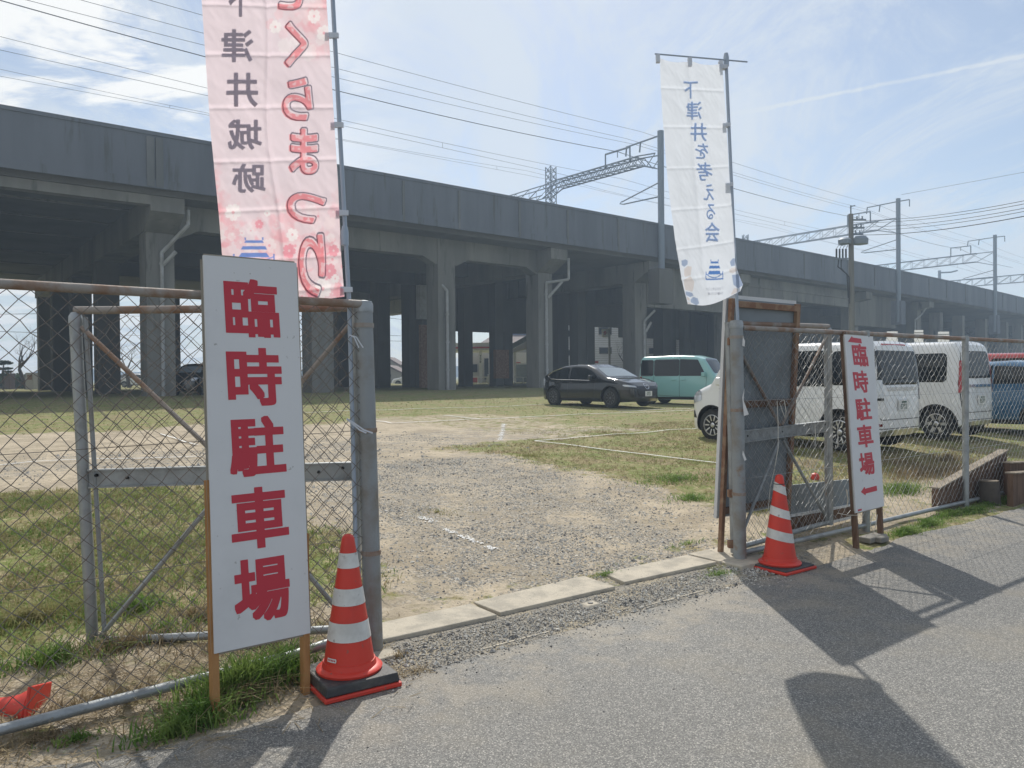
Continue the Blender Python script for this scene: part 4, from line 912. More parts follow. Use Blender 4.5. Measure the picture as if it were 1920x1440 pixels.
    for sg in (1, -1):
        for i, pg in enumerate(sidewin):
            mb = MB(); put_poly(mb, pg, side(sg), .05); mb.build('side_window', 'glass', root, local=True, smooth='all')
        for pg, m in sidelamps:
            mb = MB(); put_poly(mb, pg, side(sg, .008), .04); mb.build('headlight' if pg[0][0] > 0 else 'tail_lamp', m, root, local=True, smooth='all')
        for ax_ in (xr, xf):
            mb = MB(); n_ = 20; rI, rO = r * 1.20, r * 1.27; vs_ = []
            for k_ in range(n_ + 1):
                a_ = -.25 + (pi + .5) * k_ / n_
                for q_ in (rI, rO): x_, z_ = ax_ + q_ * cos(a_), r + q_ * sin(a_); vs_.append(side(sg, .004)(x_, max(.2, z_)))
            mb.add(vs_, [(2 * k_, 2 * k_ + 2, 2 * k_ + 3, 2 * k_ + 1) for k_ in range(n_)]); mb.build('arch_lip', 'black_trim', root, local=True)
        mb = MB(); xa_, xb_ = xr + r * 1.3, xf - r * 1.3; mb.add([side(sg, .004)(xa_ + (xb_ - xa_) * k_ / 12, z_) for k_ in range(13) for z_ in (.20, .285)], [(2 * k_, 2 * k_ + 2, 2 * k_ + 3, 2 * k_ + 1) for k_ in range(12)]); mb.build('sill', 'black_trim', root, local=True)
        for s_ in seams:
            mb = MB()
            for a, b_ in zip(s_, s_[1:]):
                n = max(1, int(math.hypot(b_[0] - a[0], b_[1] - a[1]) / .08))
                for i in range(n):
                    p = [V((a[0] + (b_[0] - a[0]) * t, 0, a[1] + (b_[1] - a[1]) * t)) for t in (i / n, (i + 1) / n)]; dx = V((b_[1] - a[1], 0, a[0] - b_[0])).normalized() * .005
                    mb.add([side(sg, .003)(q.x, q.z) for q in (p[0] - dx, p[1] - dx, p[1] + dx, p[0] + dx)], [(0, 1, 2, 3)])
            mb.build('door_seam', 'black_trim', root, local=True)
        for hx, hz in handles:
            mb = MB(); mb.box(side(sg, .018)(hx, hz), .17, .03, .035); mb.build('door_handle', paint, root, local=True, bevel=.008)
        if mirror:
            mb = MB(); p = side(sg, .10)(*mirror); mb.box(p, .12, .2, .15); mb.build('wing_mirror', paint, root, local=True, bevel=.03)
    for nm, pg, m, sg in [(a, b_, c, 1) for a, b_, c in front] + [(a, b_, c, -1) for a, b_, c in rear]:
        mb = MB(); put_poly(mb, pg, lambda y, z: endx(sg, y, z), .04); mb.build(nm, m, root, local=True, smooth='all')
    for z0, z1, xa, yb, m in corner:
        for sg in (1, -1):
            mb = MB(); nz_ = 8; rows = []
            for i in range(nz_ + 1):
                z = z0 + (z1 - z0) * i / nz_; row = []
                for k_ in range(10):
                    x = xa + (-L / 2 * .992 - xa) * k_ / 9; w_ = wid(x, z)
                    if w_ < yb and row: break
                    row.append(V((x, sg * w_, z)))
                xe = row[-1].x
                ye = abs(row[-1].y); row += [V((endx(-1, ye + (yb - ye) * k_ / 3, z, 0).x, sg * (ye + (yb - ye) * k_ / 3), z)) for k_ in (1, 2, 3)]
                rows.append(row)
            nc_ = max(2, min(len(q_) for q_ in rows)); rows = [[q_[int(round(k_ * (len(q_) - 1) / (nc_ - 1)))] for k_ in range(nc_)] for q_ in rows]
            ctr = V((xa + .3, 0, 0)); off = lambda p: p + V(((p.x - ctr.x), p.y * .6, 0)).normalized() * .010
            mb.add([off(p) for q_ in rows for p in q_], [(i * nc_ + k_, i * nc_ + k_ + 1, (i + 1) * nc_ + k_ + 1, (i + 1) * nc_ + k_) for i in range(nz_) for k_ in range(nc_ - 1)]); mb.build('tail_lamp', m, root, local=True, smooth='all')
    for s_ in rseams:
        mb = MB()
        for a, b_ in zip(s_, s_[1:]):
            n = max(1, int(math.hypot(b_[0] - a[0], b_[1] - a[1]) / .08)); dx, dz = (b_[1] - a[1]), (a[0] - b_[0]); L_ = math.hypot(dx, dz); dx *= .006 / L_; dz *= .006 / L_
            for i in range(n):
                P_ = [(a[0] + (b_[0] - a[0]) * t, a[1] + (b_[1] - a[1]) * t) for t in (i / n, (i + 1) / n)]; mb.add([endx(-1, P_[0][0] - dx, P_[0][1] - dz, .004), endx(-1, P_[1][0] - dx, P_[1][1] - dz, .004), endx(-1, P_[1][0] + dx, P_[1][1] + dz, .004), endx(-1, P_[0][0] + dx, P_[0][1] + dz, .004)], [(0, 1, 2, 3)])
        mb.build('tailgate_seam', 'black_trim', root, local=True)
    if wind: 
        mb = MB(); put_poly(mb, wind, lambda x, y: topz(x, y), .07); mb.build('windscreen', 'glass_light' if paint == 'car_black' else 'glass', root, local=True, smooth='all')
    if rearwin:
        mb = MB(); put_poly(mb, rearwin, lambda x, y: topz(x, y), .07); mb.build('rear_window', 'glass', root, local=True, smooth='all')
    for pl, sg in ((plate_f, 1), (plate_r, -1)):
        if pl:
            z, txt = pl; p = endx(sg, 0, z, .02); mb = MB(); mb.box(p, .012, .33, .165); po = mb.build('number_plate', 'plate', root, local=True)
            mb = MB(); xx = p.x + sg * .008
            for i, ch in enumerate(txt):
                mb_y = lambda a, b_: V((xx, sg * (a), z - b_)); put_glyph(mb, ch, (-.11 + i * .05, -.02, -.07 + i * .05, .06), mb_y, .03, .05)
            mb_y = lambda a, b_: V((xx, sg * (a), z - b_)); mb.add([mb_y(-.08, -.06), mb_y(.08, -.06), mb_y(.08, -.035), mb_y(-.08, -.035)], [(0, 1, 2, 3)])
            mb.build('plate_writing', 'plate_ink', po, local=True)
    for x in (xr, xf):
        for sg in (1, -1):
            c = V((x, sg * (hw - .11), r)); ax = (V((1, 0, 0)), V((0, 0, 1)), V((0, sg, 0)))
            wn = bpy.data.objects.new('wheel', None); COL.objects.link(wn); wn.parent = root
            mb = MB(); mb.lathe([(r * .64, -.1), (r * .93, -.1), (r, -.07), (r, .06), (r * .94, .085), (r * .66, .09), (r * .63, .07)], c, 36, ax=ax); mb.build('tyre', 'tyre', wn, local=True, smooth=True)
            mb = MB(); mb.lathe([(r * .66, .05), (r * .66, .088), (r * .61, .09), (r * .60, .03), (r * .2, .02)], c, 36, ax=ax)
            mb.build('rim', rim, wn, local=True)
            mb = MB(); mb.lathe([(r * .6, .0), (r * .6, .025)], c, 24, ax=ax); mb.build('hub_well', 'black_trim', wn, local=True)
            mb = MB(); mb.lathe([(r * .16, .03), (r * .15, .075), (r * .08, .085)], c, 16, ax=ax)
            for i in range(spokes):
                a = 2 * pi * i / spokes; d = V((cos(a), 0, sin(a))); tq = V((-sin(a), 0, cos(a))); wsp = r * (.045 if spokes > 8 else .1)
                p0 = c + d * r * .12 + V((0, sg * .068, 0)); p1_ = c + d * r * .62 + V((0, sg * .075, 0)); mb.hexa([p0 - tq * wsp * .7, p0 + tq * wsp * .7, p1_ + tq * wsp, p1_ - tq * wsp], [q + V((0, -sg * .02, 0)) for q in (p0 - tq * wsp * .7, p0 + tq * wsp * .7, p1_ + tq * wsp, p1_ - tq * wsp)])
            mb.build('spokes', rim, wn, local=True)
    if extra: extra(root, side, endx, topz, wid)
    return root
def rnd_rect(x0, x1, y0, y1, c=.04):
    return [(x0 + c, y0), (x1 - c, y0), (x1, y0 + c), (x1, y1 - c), (x1 - c, y1), (x0 + c, y1), (x0, y1 - c), (x0, y0 + c)]
def put_car(wr, wf, xr, xf):   # ground points under rear / front near wheels -> location, heading
    d = V((wf[0] - wr[0], wf[1] - wr[1], 0)); h = atan2(d.y, d.x); return h
def place(wr, head, xr, yside):   # near wheel position, heading -> car origin
    c, s = cos(head), sin(head); x = wr[0] - (xr * c - yside * s); y = wr[1] - (xr * s + yside * c); return V((x, y, zg(x, y)))
# black hatchback
hd = radians(-50); 
def hatch_extra(root, side, endx, topz, wid):
    mb = MB(); pts = [(-1.62, 1.02), (-1.45, .955), (-1.0, .93), (-.3, .92), (.45, .90)]
    for sg in (1, -1):
        tp = [(-1.62, 1.02), (-1.70, 1.08), (-1.45, 1.22), (-1.0, 1.33), (-.5, 1.385), (0, 1.375), (.3, 1.29)]
        mb.tube([side(sg, .008)(*p) for p in pts[:2] + []] + [side(sg, .008)(x, z) for x, z in pts[1:]], .009, 5); mb.tube([side(sg, .006)(x, z) for x, z in tp[:4]], .009, 5)
    mb.build('window_trim', 'chrome', root, local=True)
    mb = MB(); mb.tube([endx(1, .13 * cos(a * pi / 8) * .75, .70 + .09 * sin(a * pi / 8), .012) for a in range(17)], .008, 5); mb.tube([endx(1, y, z, .014) for y, z in ((-.09, .72), (-.03, .73), (0, .69), (.03, .73), (.09, .72))], .007, 5)
    mb.build('emblem', 'chrome', root, local=True)
car('black_hatchback', 'glossy black hatchback parked alone left of the mint kei wagon', 'car', place((1.50, 27.2), hd, -1.36, -.80), hd, 4.46, 1.80,
    [(-2.23, .55), (-2.20, .95), (-2.05, 1.05), (-1.8, 1.14), (-1.4, 1.30), (-.9, 1.41), (-.3, 1.445), (.2, 1.42), (.55, 1.30), (1.15, 1.0), (1.6, .93), (2.0, .82), (2.16, .70), (2.23, .5)],
    [(-2.23, .38), (-1.9, .22), (1.7, .18), (2.0, .2), (2.23, .3)], .92, 'car_black', r=.325, xr=-1.36, xf=1.36, k=.34,
    sidewin=[[(-1.58, 1.02), (-1.35, .97), (-.62, .955), (-.60, 1.36), (-.95, 1.34), (-1.35, 1.20)], [(-.56, .955), (.70, .94), (.80, 1.02), (.42, 1.25), (.1, 1.345), (-.3, 1.365), (-.56, 1.365)]],
    wind=[(.50, -.56), (1.12, -.70), (1.12, .70), (.50, .56)], rearwin=[(-1.95, -.5), (-1.4, -.52), (-1.4, .52), (-1.95, .5)],
    front=[('headlight', [(.50, .66), (.80, .70), (.86, .77), (.52, .72)], 'lamp_clear'), ('headlight', [(-.50, .66), (-.80, .70), (-.86, .77), (-.52, .72)], 'lamp_clear'), ('grille', [(-.52, .62), (.52, .62), (.40, .36), (-.40, .36)], 'black_trim')],
    seams=[[(-.58, 1.38), (-.60, .5), (-.55, .25), (.62, .25), (.72, .92)], [(-.60, .5), (-.95, .55), (-1.25, .95)]], handles=[(-.42, .84), (-1.02, .86)], mirror=(.58, 1.0), plate_f=(.46, '3928'), spokes=10, extra=hatch_extra, rr=.10, nexp=6)
# mint kei wagon
hd = radians(-36)
def box_top(L, H, bonnet=.95, nose=.45, rake=.30, lean=.07):
    return [(-L / 2, .55), (-L / 2 + .02, .9), (-L / 2 + lean, 1.30), (-L / 2 + lean + .07, H - .09), (-L / 2 + lean + .16, H - .02), (0, H), (L / 2 - nose - rake - .35, H - .03), (L / 2 - nose - rake, H - .13), (L / 2 - nose, bonnet + .07), (L / 2 - .1, bonnet - .1), (L / 2 - .02, bonnet - .25), (L / 2, .5)]
car('mint_kei_wagon', 'boxy mint green kei wagon behind the black hatchback', 'car', place((6.95, 26.6), hd, 1.2, -.66), hd, 3.40, 1.475, box_top(3.4, 1.76, .98, .42, .42), [(-1.7, .34), (-1.5, .2), (1.5, .18), (1.7, .26)], .99, 'car_mint',
    r=.275, xr=-1.2, xf=1.26, k=.13, sidewin=[rnd_rect(-1.58, -1.02, 1.03, 1.62), rnd_rect(-.99, -.02, 1.03, 1.63, .03), [(.0, 1.03), (.98, 1.03), (.66, 1.60), (.0, 1.63)]],
    wind=[(.86, -.52), (1.24, -.60), (1.24, .60), (.86, .52)], rear=[('rear_window', rnd_rect(-.52, .52, 1.08, 1.56), 'glass'), ('tail_lamp', rnd_rect(-.70, -.60, .75, 1.02, .02), 'lamp_red'), ('tail_lamp', rnd_rect(.60, .70, .75, 1.02, .02), 'lamp_red')],
    front=[('headlight', rnd_rect(.40, .66, .68, .82, .03), 'lamp_clear'), ('headlight', rnd_rect(-.66, -.40, .68, .82, .03), 'lamp_clear')],
    seams=[[(-.01, 1.68), (-.01, .3), (.95, .3), (1.0, 1.0)], [(-1.0, 1.68), (-1.0, .85), (-.85, .35), (-.01, .3)]], handles=[(.15, .90), (-.22, .90)], mirror=(.92, 1.08), spokes=8, rim='rim_bright')
# white compact van, rear lamps toward us
def van_extra(h):
    def f(root, side, endx, topz, wid):
        if h < 1.72: mb = MB(); mb.tube([endx(-1, y, h - .03, .012) for y in (-.36, 0, .36)], .022, 6); mb.build('spoiler_lamp', 'lamp_red', root, local=True)
        mb = MB(); mb.tube([endx(-1, .2, 1.12, .03), endx(-1, -.25, 1.15, .03)], .01, 5); mb.build('wiper', 'black_trim', root, local=True)
        mb = MB(); mb.box(endx(-1, 0, .98, .015), .02, .9, .05); mb.build('garnish', 'chrome', root, local=True)
    return f
hd = atan2(.80, -.60)
car('white_compact_van', 'white compact van with bright spoked wheels behind the right gate leaf', 'van', place((5.22, 12.2), hd, -1.24, .75), hd, 3.70, 1.67, box_top(3.7, 1.735, 1.0, .55, .34), [(-1.85, .34), (-1.6, .2), (1.6, .18), (1.85, .26)], 1.0, 'car_white',
    r=.295, xr=-1.24, xf=1.25, k=.12, sidewin=[rnd_rect(-1.74, -1.10, 1.04, 1.58), rnd_rect(-1.09, -.11, 1.02, 1.60, .02), [(-.10, 1.02), (1.06, 1.02), (.74, 1.55), (-.10, 1.60)]],
    wind=[(.98, -.58), (1.26, -.66), (1.26, .66), (.98, .58)], rear=[('rear_window', [(-.66, 1.10), (-.62, 1.58), (.62, 1.58), (.66, 1.10), (.5, 1.04), (-.5, 1.04)], 'glass'), ('reflector', rnd_rect(.55, .7, .40, .44, .01), 'lamp_red'), ('reflector', rnd_rect(-.7, -.55, .40, .44, .01), 'lamp_red')],
    front=[('headlight', [(.46, .74), (.76, .72), (.80, .90), (.50, .80)], 'lamp_clear'), ('headlight', [(-.46, .74), (-.76, .72), (-.80, .90), (-.50, .80)], 'lamp_clear')],
    seams=[[(-.11, 1.62), (-.11, .3), (.92, .3), (1.08, .98)], [(-1.08, 1.6), (-1.08, .9), (-.9, .3), (-.11, .3)]], handles=[(.08, .92), (-.3, .92)], mirror=(.98, 1.1), corner=[(.84, 1.12, -1.70, .56, 'lamp_clear'), (.80, .838, -1.70, .56, 'black_trim')], rseams=[[(-.62, 1.60), (-.72, 1.0), (-.70, .62), (-.60, .50), (.60, .50), (.70, .62), (.72, 1.0), (.62, 1.60)], [(-.76, .36), (.76, .36)]], sidelamps=[([(1.48, .74), (1.80, .68), (1.83, .84), (1.50, .93)], 'lamp_clear'), ([(1.50, .93), (1.83, .84), (1.83, .88), (1.45, .97)], 'black_trim'), ([(1.62, .42), (1.83, .42), (1.83, .56), (1.70, .56)], 'black_trim')], plate_r=(.72, '5292'), spokes=10, rim='rim_bright', extra=van_extra(1.70))
car('white_kei_van', 'white boxy kei van with tall red rear lamps, second from the fence end', 'van', place((7.85, 14.2), hd, -1.2, .655), hd, 3.39, 1.475, box_top(3.39, 1.80, 1.0, .42, .34), [(-1.7, .34), (-1.5, .2), (1.5, .18), (1.7, .26)], 1.0, 'car_white',
    r=.285, xr=-1.2, xf=1.2, k=.10, sidewin=[rnd_rect(-1.38, -.62, 1.05, 1.58), rnd_rect(-.58, .1, 1.03, 1.62, .03), [(.12, 1.03), (1.05, 1.03), (.76, 1.58), (.12, 1.62)]],
    wind=[(.96, -.52), (1.24, -.60), (1.24, .60), (.96, .52)], rear=[('rear_window', rnd_rect(-.52, .52, 1.12, 1.62), 'glass'), ('reflector', rnd_rect(.50, .6, .40, .44, .01), 'lamp_red'), ('reflector', rnd_rect(-.6, -.50, .40, .44, .01), 'lamp_red')],
    seams=[[(.11, 1.66), (.11, .3), (.95, .3), (1.08, .98)]], handles=[(.3, .92), (-.1, .92)], mirror=(.98, 1.1), rseams=[[(-.58, 1.60), (-.64, 1.0), (-.58, .62), (-.60, .50), (.60, .50), (.62, .62), (.64, 1.0), (.58, 1.60)], [(-.66, .36), (.66, .36)]], corner=[(.86, 1.44, -1.56, .50, 'lamp_red')], sidelamps=[([(-1.5, .83), (-.62, .83), (-.62, .86), (-1.5, .86)], 'black_trim')], plate_r=(.72, '1570'), spokes=6, rim='rim_bright', extra=van_extra(1.76))
HT = [(-1.95, .55), (-1.93, .95), (-1.80, 1.08), (-1.55, 1.33), (-1.35, 1.41), (-.6, 1.46), (.2, 1.43), (.5, 1.34), (1.05, 1.02), (1.6, .92), (1.85, .75), (1.95, .5)]
q = P(1925, 700, 15.9)
car('blue_hatchback', 'blue hatchback with red tail lamp cut by the right edge', 'car', place((10.35, 15.0), hd, -1.25, .76), hd, 3.9, 1.69, HT, [(-1.95, .36), (-1.7, .2), (1.7, .18), (1.95, .28)], .96, 'car_blue', r=.3, xr=-1.25, xf=1.25, k=.25,
    sidewin=[[(-1.45, 1.02), (-.4, 1.0), (-.4, 1.37), (-1.2, 1.33)], [(-.36, 1.0), (.85, .98), (.42, 1.29), (-.36, 1.38)]], wind=[(.5, -.56), (1.02, -.66), (1.02, .66), (.5, .56)], rearwin=[(-1.82, -.56), (-1.50, -.5), (-1.50, .5), (-1.82, .56)],
    rear=[('tail_lamp', [(.36, .84), (.74, .90), (.74, 1.02), (.56, 1.0)], 'lamp_red'), ('tail_lamp', [(-.36, .84), (-.74, .90), (-.74, 1.02), (-.56, 1.0)], 'lamp_red')], plate_r=(.62, '0418'), spokes=6, rim='rim_bright')
car('red_wagon', 'red roofed wagon behind the blue hatchback', 'car', place((13.2, 20.0), hd, -1.25, .70), hd, 3.9, 1.69, box_top(3.9, 1.68, 1.0, .7, .5), [(-1.95, .36), (-1.7, .2), (1.7, .18), (1.95, .28)], 1.0, 'car_red', r=.3, xr=-1.25, xf=1.25, k=.14,
    sidewin=[rnd_rect(-1.7, -.6, 1.04, 1.54), rnd_rect(-.56, .8, 1.02, 1.54, .06)], rear=[('rear_window', rnd_rect(-.6, .6, 1.08, 1.54), 'glass')], spokes=6, rim='rim_bright')
hd = radians(-100)
q = P(428, 700, 32.5)
car('black_minivan', 'black minivan facing us in the viaduct shade behind the near sign', 'van', V((q.x, q.y + 2.0, zg(q.x, q.y))), hd, 4.5, 1.75, box_top(4.5, 1.85, 1.05, .75, .55), [(-2.25, .36), (-2.0, .22), (2.0, .18), (2.25, .28)], 1.05, 'car_black', r=.32, xr=-1.4, xf=1.35, k=.12,
    sidewin=[rnd_rect(-2.0, -.5, 1.1, 1.66), rnd_rect(-.45, 1.0, 1.1, 1.64)], wind=[(1.05, -.6), (1.46, -.68), (1.46, .68), (1.05, .6)], front=[('headlight', rnd_rect(.48, .80, .80, .95, .04), 'lamp_clear'), ('headlight', rnd_rect(-.80, -.48, .80, .95, .04), 'lamp_clear')], plate_f=(.5, '6140'), mirror=(1.2, 1.15))
q = P(352, 700, 35.5)
car('dark_kei_car', 'dark kei car parked beside the first front pillar in shade', 'car', V((q.x, q.y + 1.5, zg(q.x, q.y))), radians(-96), 3.4, 1.475, box_top(3.4, 1.50, .95, .55, .45), [(-1.7, .34), (-1.5, .2), (1.5, .18), (1.7, .26)], .98, 'car_black', r=.27, xr=-1.2, xf=1.2, k=.16,
    sidewin=[rnd_rect(-1.4, -.4, 1.02, 1.36), rnd_rect(-.36, .6, 1.02, 1.36)], wind=[(.74, -.5), (1.12, -.58), (1.12, .58), (.74, .5)], front=[('headlight', rnd_rect(.40, .66, .68, .84, .03), 'lamp_clear'), ('headlight', rnd_rect(-.66, -.40, .68, .84, .03), 'lamp_clear')], mirror=(.9, 1.05))
# far cars
for px, Y, hdg, lab, pn in ((768, 96, 178, 'white saloon glimpsed between the pillars', 'car_white'), (262, 84, 5, 'pale car far behind the second left pillar', 'car_white'), (333, 80, 170, 'pale blue car glimpsed right of the first pillar', 'car_mint')):
    q = P(px, 720, Y); car('far_car', lab, 'car', V((q.x, q.y, zg(q.x, q.y) - (.25 if px == 768 else 0))), radians(hdg), 4.3, 1.7, [(-2.15, .55), (-2.1, .92), (-1.5, .98), (-1.0, 1.38), (0, 1.44), (.5, 1.36), (1.1, .98), (1.9, .85), (2.15, .5)], [(-2.15, .3), (2.15, .3)], .94, pn, k=.3, xr=-1.3, xf=1.3,
        sidewin=[[(-1.35, .99), (-.2, .98), (-.2, 1.36), (-.95, 1.32)], [(-.15, .98), (.95, .97), (.45, 1.30), (-.15, 1.36)]], spokes=5, rim='rim_bright', group='cars beyond the viaduct')
# ------------------------------------------------------------------ chain link
def chain(mb, mapf, w, h, seed=0, pitch=.087, r=.0016, wob=.004, n=4):
    """mapf(a, b, off) -> 3D with a along, b up; wires zigzag up and hook round each other at the knots"""
    rnd = random.Random(seed); hx = pitch / 2; nc = int(w / hx); nr = int(h / hx); J = {}
    def nod(i, j):
        if (i, j) not in J: J[(i, j)] = (rnd.gauss(0, wob) + noise.noise(V((i * .13, j * .13, seed))) * wob * 2.5, rnd.gauss(0, wob) + noise.noise(V((i * .13, j * .13, seed + 9))) * wob * 2.5)
        return J[(i, j)]
    ex = w / nc; ey = h / nr
    for i in range(nc):
        prev = None
        for j in range(nr + 1):
            c = i + ((i + j) % 2); jx, jy = nod(c, j); s = 1 if c == i else -1
            p = mapf(min(max(c * ex + jx, 0), w), min(max(j * ey + jy, 0), h), .0022 * s)
            if prev is not None: mb.tube([prev, p], r, n - 1, cap=False)
            prev = p
def fencemap(t0, z0, d=0.0, sgn=1): return lambda a, b, o: FT(t0 + sgn * a, d + o, z0 + b)
def line_t(px, off=0.0):
    n = NN; p = PL(px, 700, A + NN * off, n); return (p - A).dot(U)
def ring_post(mb, base, top, r, rings=()):
    mb.tube([base, top], r, 20)
    for z in rings:
        f_ = (z - base.z) / (top.z - base.z); c = base.lerp(top, f_); mb.lathe([(r + .004, -.02), (r + .004, .02)], c, 20)
TB = OPEN
# right fence
tA, tB_, tC = TB, line_t(1625), line_t(1810)
FR = thing('chain_link_fence', 'rust-railed chain link fence running right from the right gate post', 'fence', FT(TB, 0, 0), 'chain link fences beside the road')
def zr(t): return 1.83 + .0 * t
TE = TB + 9.5
mb = MB(); mb.tube([FT(TB + .04, .0, 1.84), FT(TE, 0, 1.84)], .021, 10); mb.build('top_rail', 'rail_rust', FR, smooth=True)
mb = MB(); mb.tube([FT(TB + .04, 0, .085), FT(TB + 1.5, .01, .07), FT(TE, 0, .075)], .021, 10); mb.build('bottom_rail', 'galv', FR, smooth=True)
mb = MB(); ring_post(mb, FT(tB_, .01, -.1), FT(tB_, .01, 1.87), .033, (1.83, .08)); mb.build('post', 'galv', FR, smooth=True)
mb = MB(); ring_post(mb, FT(tC, .0, -.1), FT(tC, 0, 1.87), .033, (1.83, 1.25, .62)); mb.build('post', 'galv', FR, smooth=True)
for k in (1, 2, 3):
    mb = MB(); ring_post(mb, FT(tC + 2 * k, .0, -.1), FT(tC + 2 * k, 0, 1.87), .033, (1.83,)); mb.build('post', 'galv', FR, smooth=True)
mb = MB(); chain(mb, fencemap(TB + .05, .1), TE - TB - .05, 1.72, 3, pitch=.100, r=.0017, wob=.005); mb.build('mesh_panel', 'wire_pale', FR)
for z in (1.27, .66):
    mb = MB(); mb.tube([FT(TB + .05, .004, z), FT((TB + TE) / 2, .004, z - .02), FT(TE, .004, z)], .0022, 4); mb.build('tension_wire', 'wire_pale', FR)
# left fence
FL = thing('chain_link_fence', 'chain link fence running left from the left gate post behind the near sign', 'fence', FT(0, 0, 0), 'chain link fences beside the road')
TL = -3.4
mb = MB(); mb.tube([FT(-.03, 0, 1.865), FT(TL, 0, 1.875)], .021, 12); mb.build('top_rail', 'rail_rust', FL, smooth=True)
mb = MB(); mb.tube([FT(-.05, .0, .14), FT(-.45, -.01, .105), FT(-1.1, 0, .085), FT(TL, 0, .03)], .023, 12); mb.build('bottom_rail', 'galv', FL, smooth=True)
mb = MB(); ring_post(mb, FT(TL, .0, -.1), FT(TL, 0, 1.9), .033, (1.85,)); mb.build('post', 'galv', FL, smooth=True)
mb = MB(); chain(mb, fencemap(-.05, .1, 0, -1), -TL - .05, 1.75, 5, pitch=.087, r=.0021, wob=.0038); mb.build('mesh_panel', 'wire', FL)
for y, z in ((0, 1.18), (1, .62)):
    mb = MB(); mb.tube([FT(-.05, .004, z + .02), FT(TL / 2, .004, z), FT(TL, .004, z)], .0021, 4); mb.build('tension_wire', 'wire', FL)
# gate posts
def gpost(c, zt, label, lean):
    root = thing('gate_post', label, 'gate post', (c.x, c.y, 0), 'round steel gate posts'); t = c + V((lean, 0, zt)); t.z = zt; b = V((c.x, c.y, -.1))
    mb = MB(); mb.tube([b, t], .049, 28); mb.build('post', 'galv_rust', root, smooth=True)
    mb = MB(); mb.lathe([(.053, -.05), (.053, -.01), (.045, .008), (.01, .014)], t, 28); mb.build('cap', 'galv', root, smooth=True)
    for z in (zt - .12, 1.20, .55):
        q = b.lerp(t, (z + .1) / (zt + .1)); mb = MB(); mb.lathe([(.0535, -.012), (.0535, .012)], q, 28); mb.build('band', 'rail_rust', root, smooth=True)
    return t
gpost(FT(0, 0, 0), 1.875, 'thick grey round gate post behind the near red cone', -.04)
gpost(FT(TB, 0, 0), 1.885, 'grey round gate post at the right side of the gateway', -.02)
# gate leaves
def leaf(c, label, wirem, seed, railm='galv_rust', d_brace=1):
    """c: outer top, hinge top, hinge bottom, outer bottom"""
    ot, ht, hb, ob = c; ctr = (hb + ob) / 2; root = thing('gate_leaf', label, 'gate', (hb.x, hb.y, hb.z), 'steel mesh gate leaves'); Q = lambda a, b: (ob.lerp(hb, a)).lerp(ot.lerp(ht, a), b)
    ex = (hb - ob).normalized(); up_ = (ot - ob).normalized(); nn = ex.cross(up_).normalized()
    mb = MB(); mb.tube([Q(0, 0), Q(0, .965)], .030, 16); mb.build('stile', 'galv', root, smooth=True)
    mb = MB(); mb.lathe([(.032, 0), (.034, .02), (.033, .05), (.02, .07)], Q(0, .955), 16); mb.build('corner_cap', 'galv', root, smooth=True)
    mb = MB(); mb.tube([Q(1, 0), Q(1, 1)], .022, 12); mb.build('stile', 'galv', root, smooth=True)
    mb = MB(); mb.tube([Q(0, 1), Q(1, 1)], .021, 12); mb.build('top_rail', 'rail_rust', root, smooth=True)
    mb = MB(); mb.tube([Q(0, .015), Q(1, .015)], .022, 12); mb.build('bottom_rail', 'galv', root, smooth=True)
    mb = MB(); bh = .50
    a, b = Q(.02, bh), Q(.985, bh); mb.beam(a, b, .012, .095, up_); mb.beam(a + up_ * .045 - nn * 0, b + up_ * .045, .045, .008, up_); mb.beam(a - up_ * .045, b - up_ * .045, .045, .008, up_)
    o = mb.build('middle_beam', 'galv', root)
    for f_ in (.05, .05, .16, .52, .86, .95):
        mb = MB(); p = Q(f_, bh) + nn * .008 + up_ * (.018 if f_ in (.05, .95) else 0); mb.lathe([(.009, -.016), (.007, .0)], p, 8, ax=(ex, up_, nn)); mb.lathe([(.009, 0), (.007, .016)], p, 8, ax=(ex, up_, nn)); mb.build('bolt', 'black_trim', o)
    for x0, y0, x1, y1 in ((.02, .95, .52, bh + .03), (.98, .95, .54, bh + .03), (.03, .03, .51, bh - .04), (.97, .03, .55, bh - .04)):
        mb = MB(); mb.tube([Q(x0, y0), Q(x1, y1)], .0135, 8); mb.build('brace', 'rail_rust' if y0 > .5 else 'galv', root, smooth=True)
    mb = MB(); mb.tube([Q(.046, .02), Q(.036, .98)], .012, 8); mb.build('mesh_bar', 'galv_rust', root, smooth=True)
    w = (hb - ob).length * .93; h = (ot - ob).length * .96; o0 = Q(.055, .02)
    ax = (Q(.99, .02) - o0).normalized(); au = (Q(.055, .98) - o0).normalized()
    mb = MB(); chain(mb, lambda a_, b_, o_: o0 + ax * a_ + au * b_ + nn * (o_ - .012), w, h, seed, pitch=.086, r=.0016, wob=.005); mb.build('mesh_panel', wirem, root)
    return Q, nn
leaf((P(140, 582, 4.07), P(667, 577, 4.16), P(670, 1187, 4.16), P(174, 1212, 4.07)), 'left gate leaf swung inward behind the fence and the near sign', 'wire', 11)
RQ, Rn = leaf((P(1553, 612, 6.98), P(1366, 606, 6.10), P(1378, 1035, 6.10), P(1556, 984, 6.98)), 'right gate leaf folded back behind the fence next to the far cone', 'wire_pale', 12)
mb = MB(); mb.tube([P(1366, 604, 6.06), P(1377, 1036, 6.06)], .030, 16); mb.build('hinge_stile', 'galv', bpy.data.objects['gate_leaf.001'], smooth=True)
for y in (640, 925, 1020): mb = MB(); mb.box(P(1379, y, 6.02), .12, .05, .06); mb.build('hinge', 'rust_brown', bpy.data.objects['gate_leaf.001'], bevel=.006)
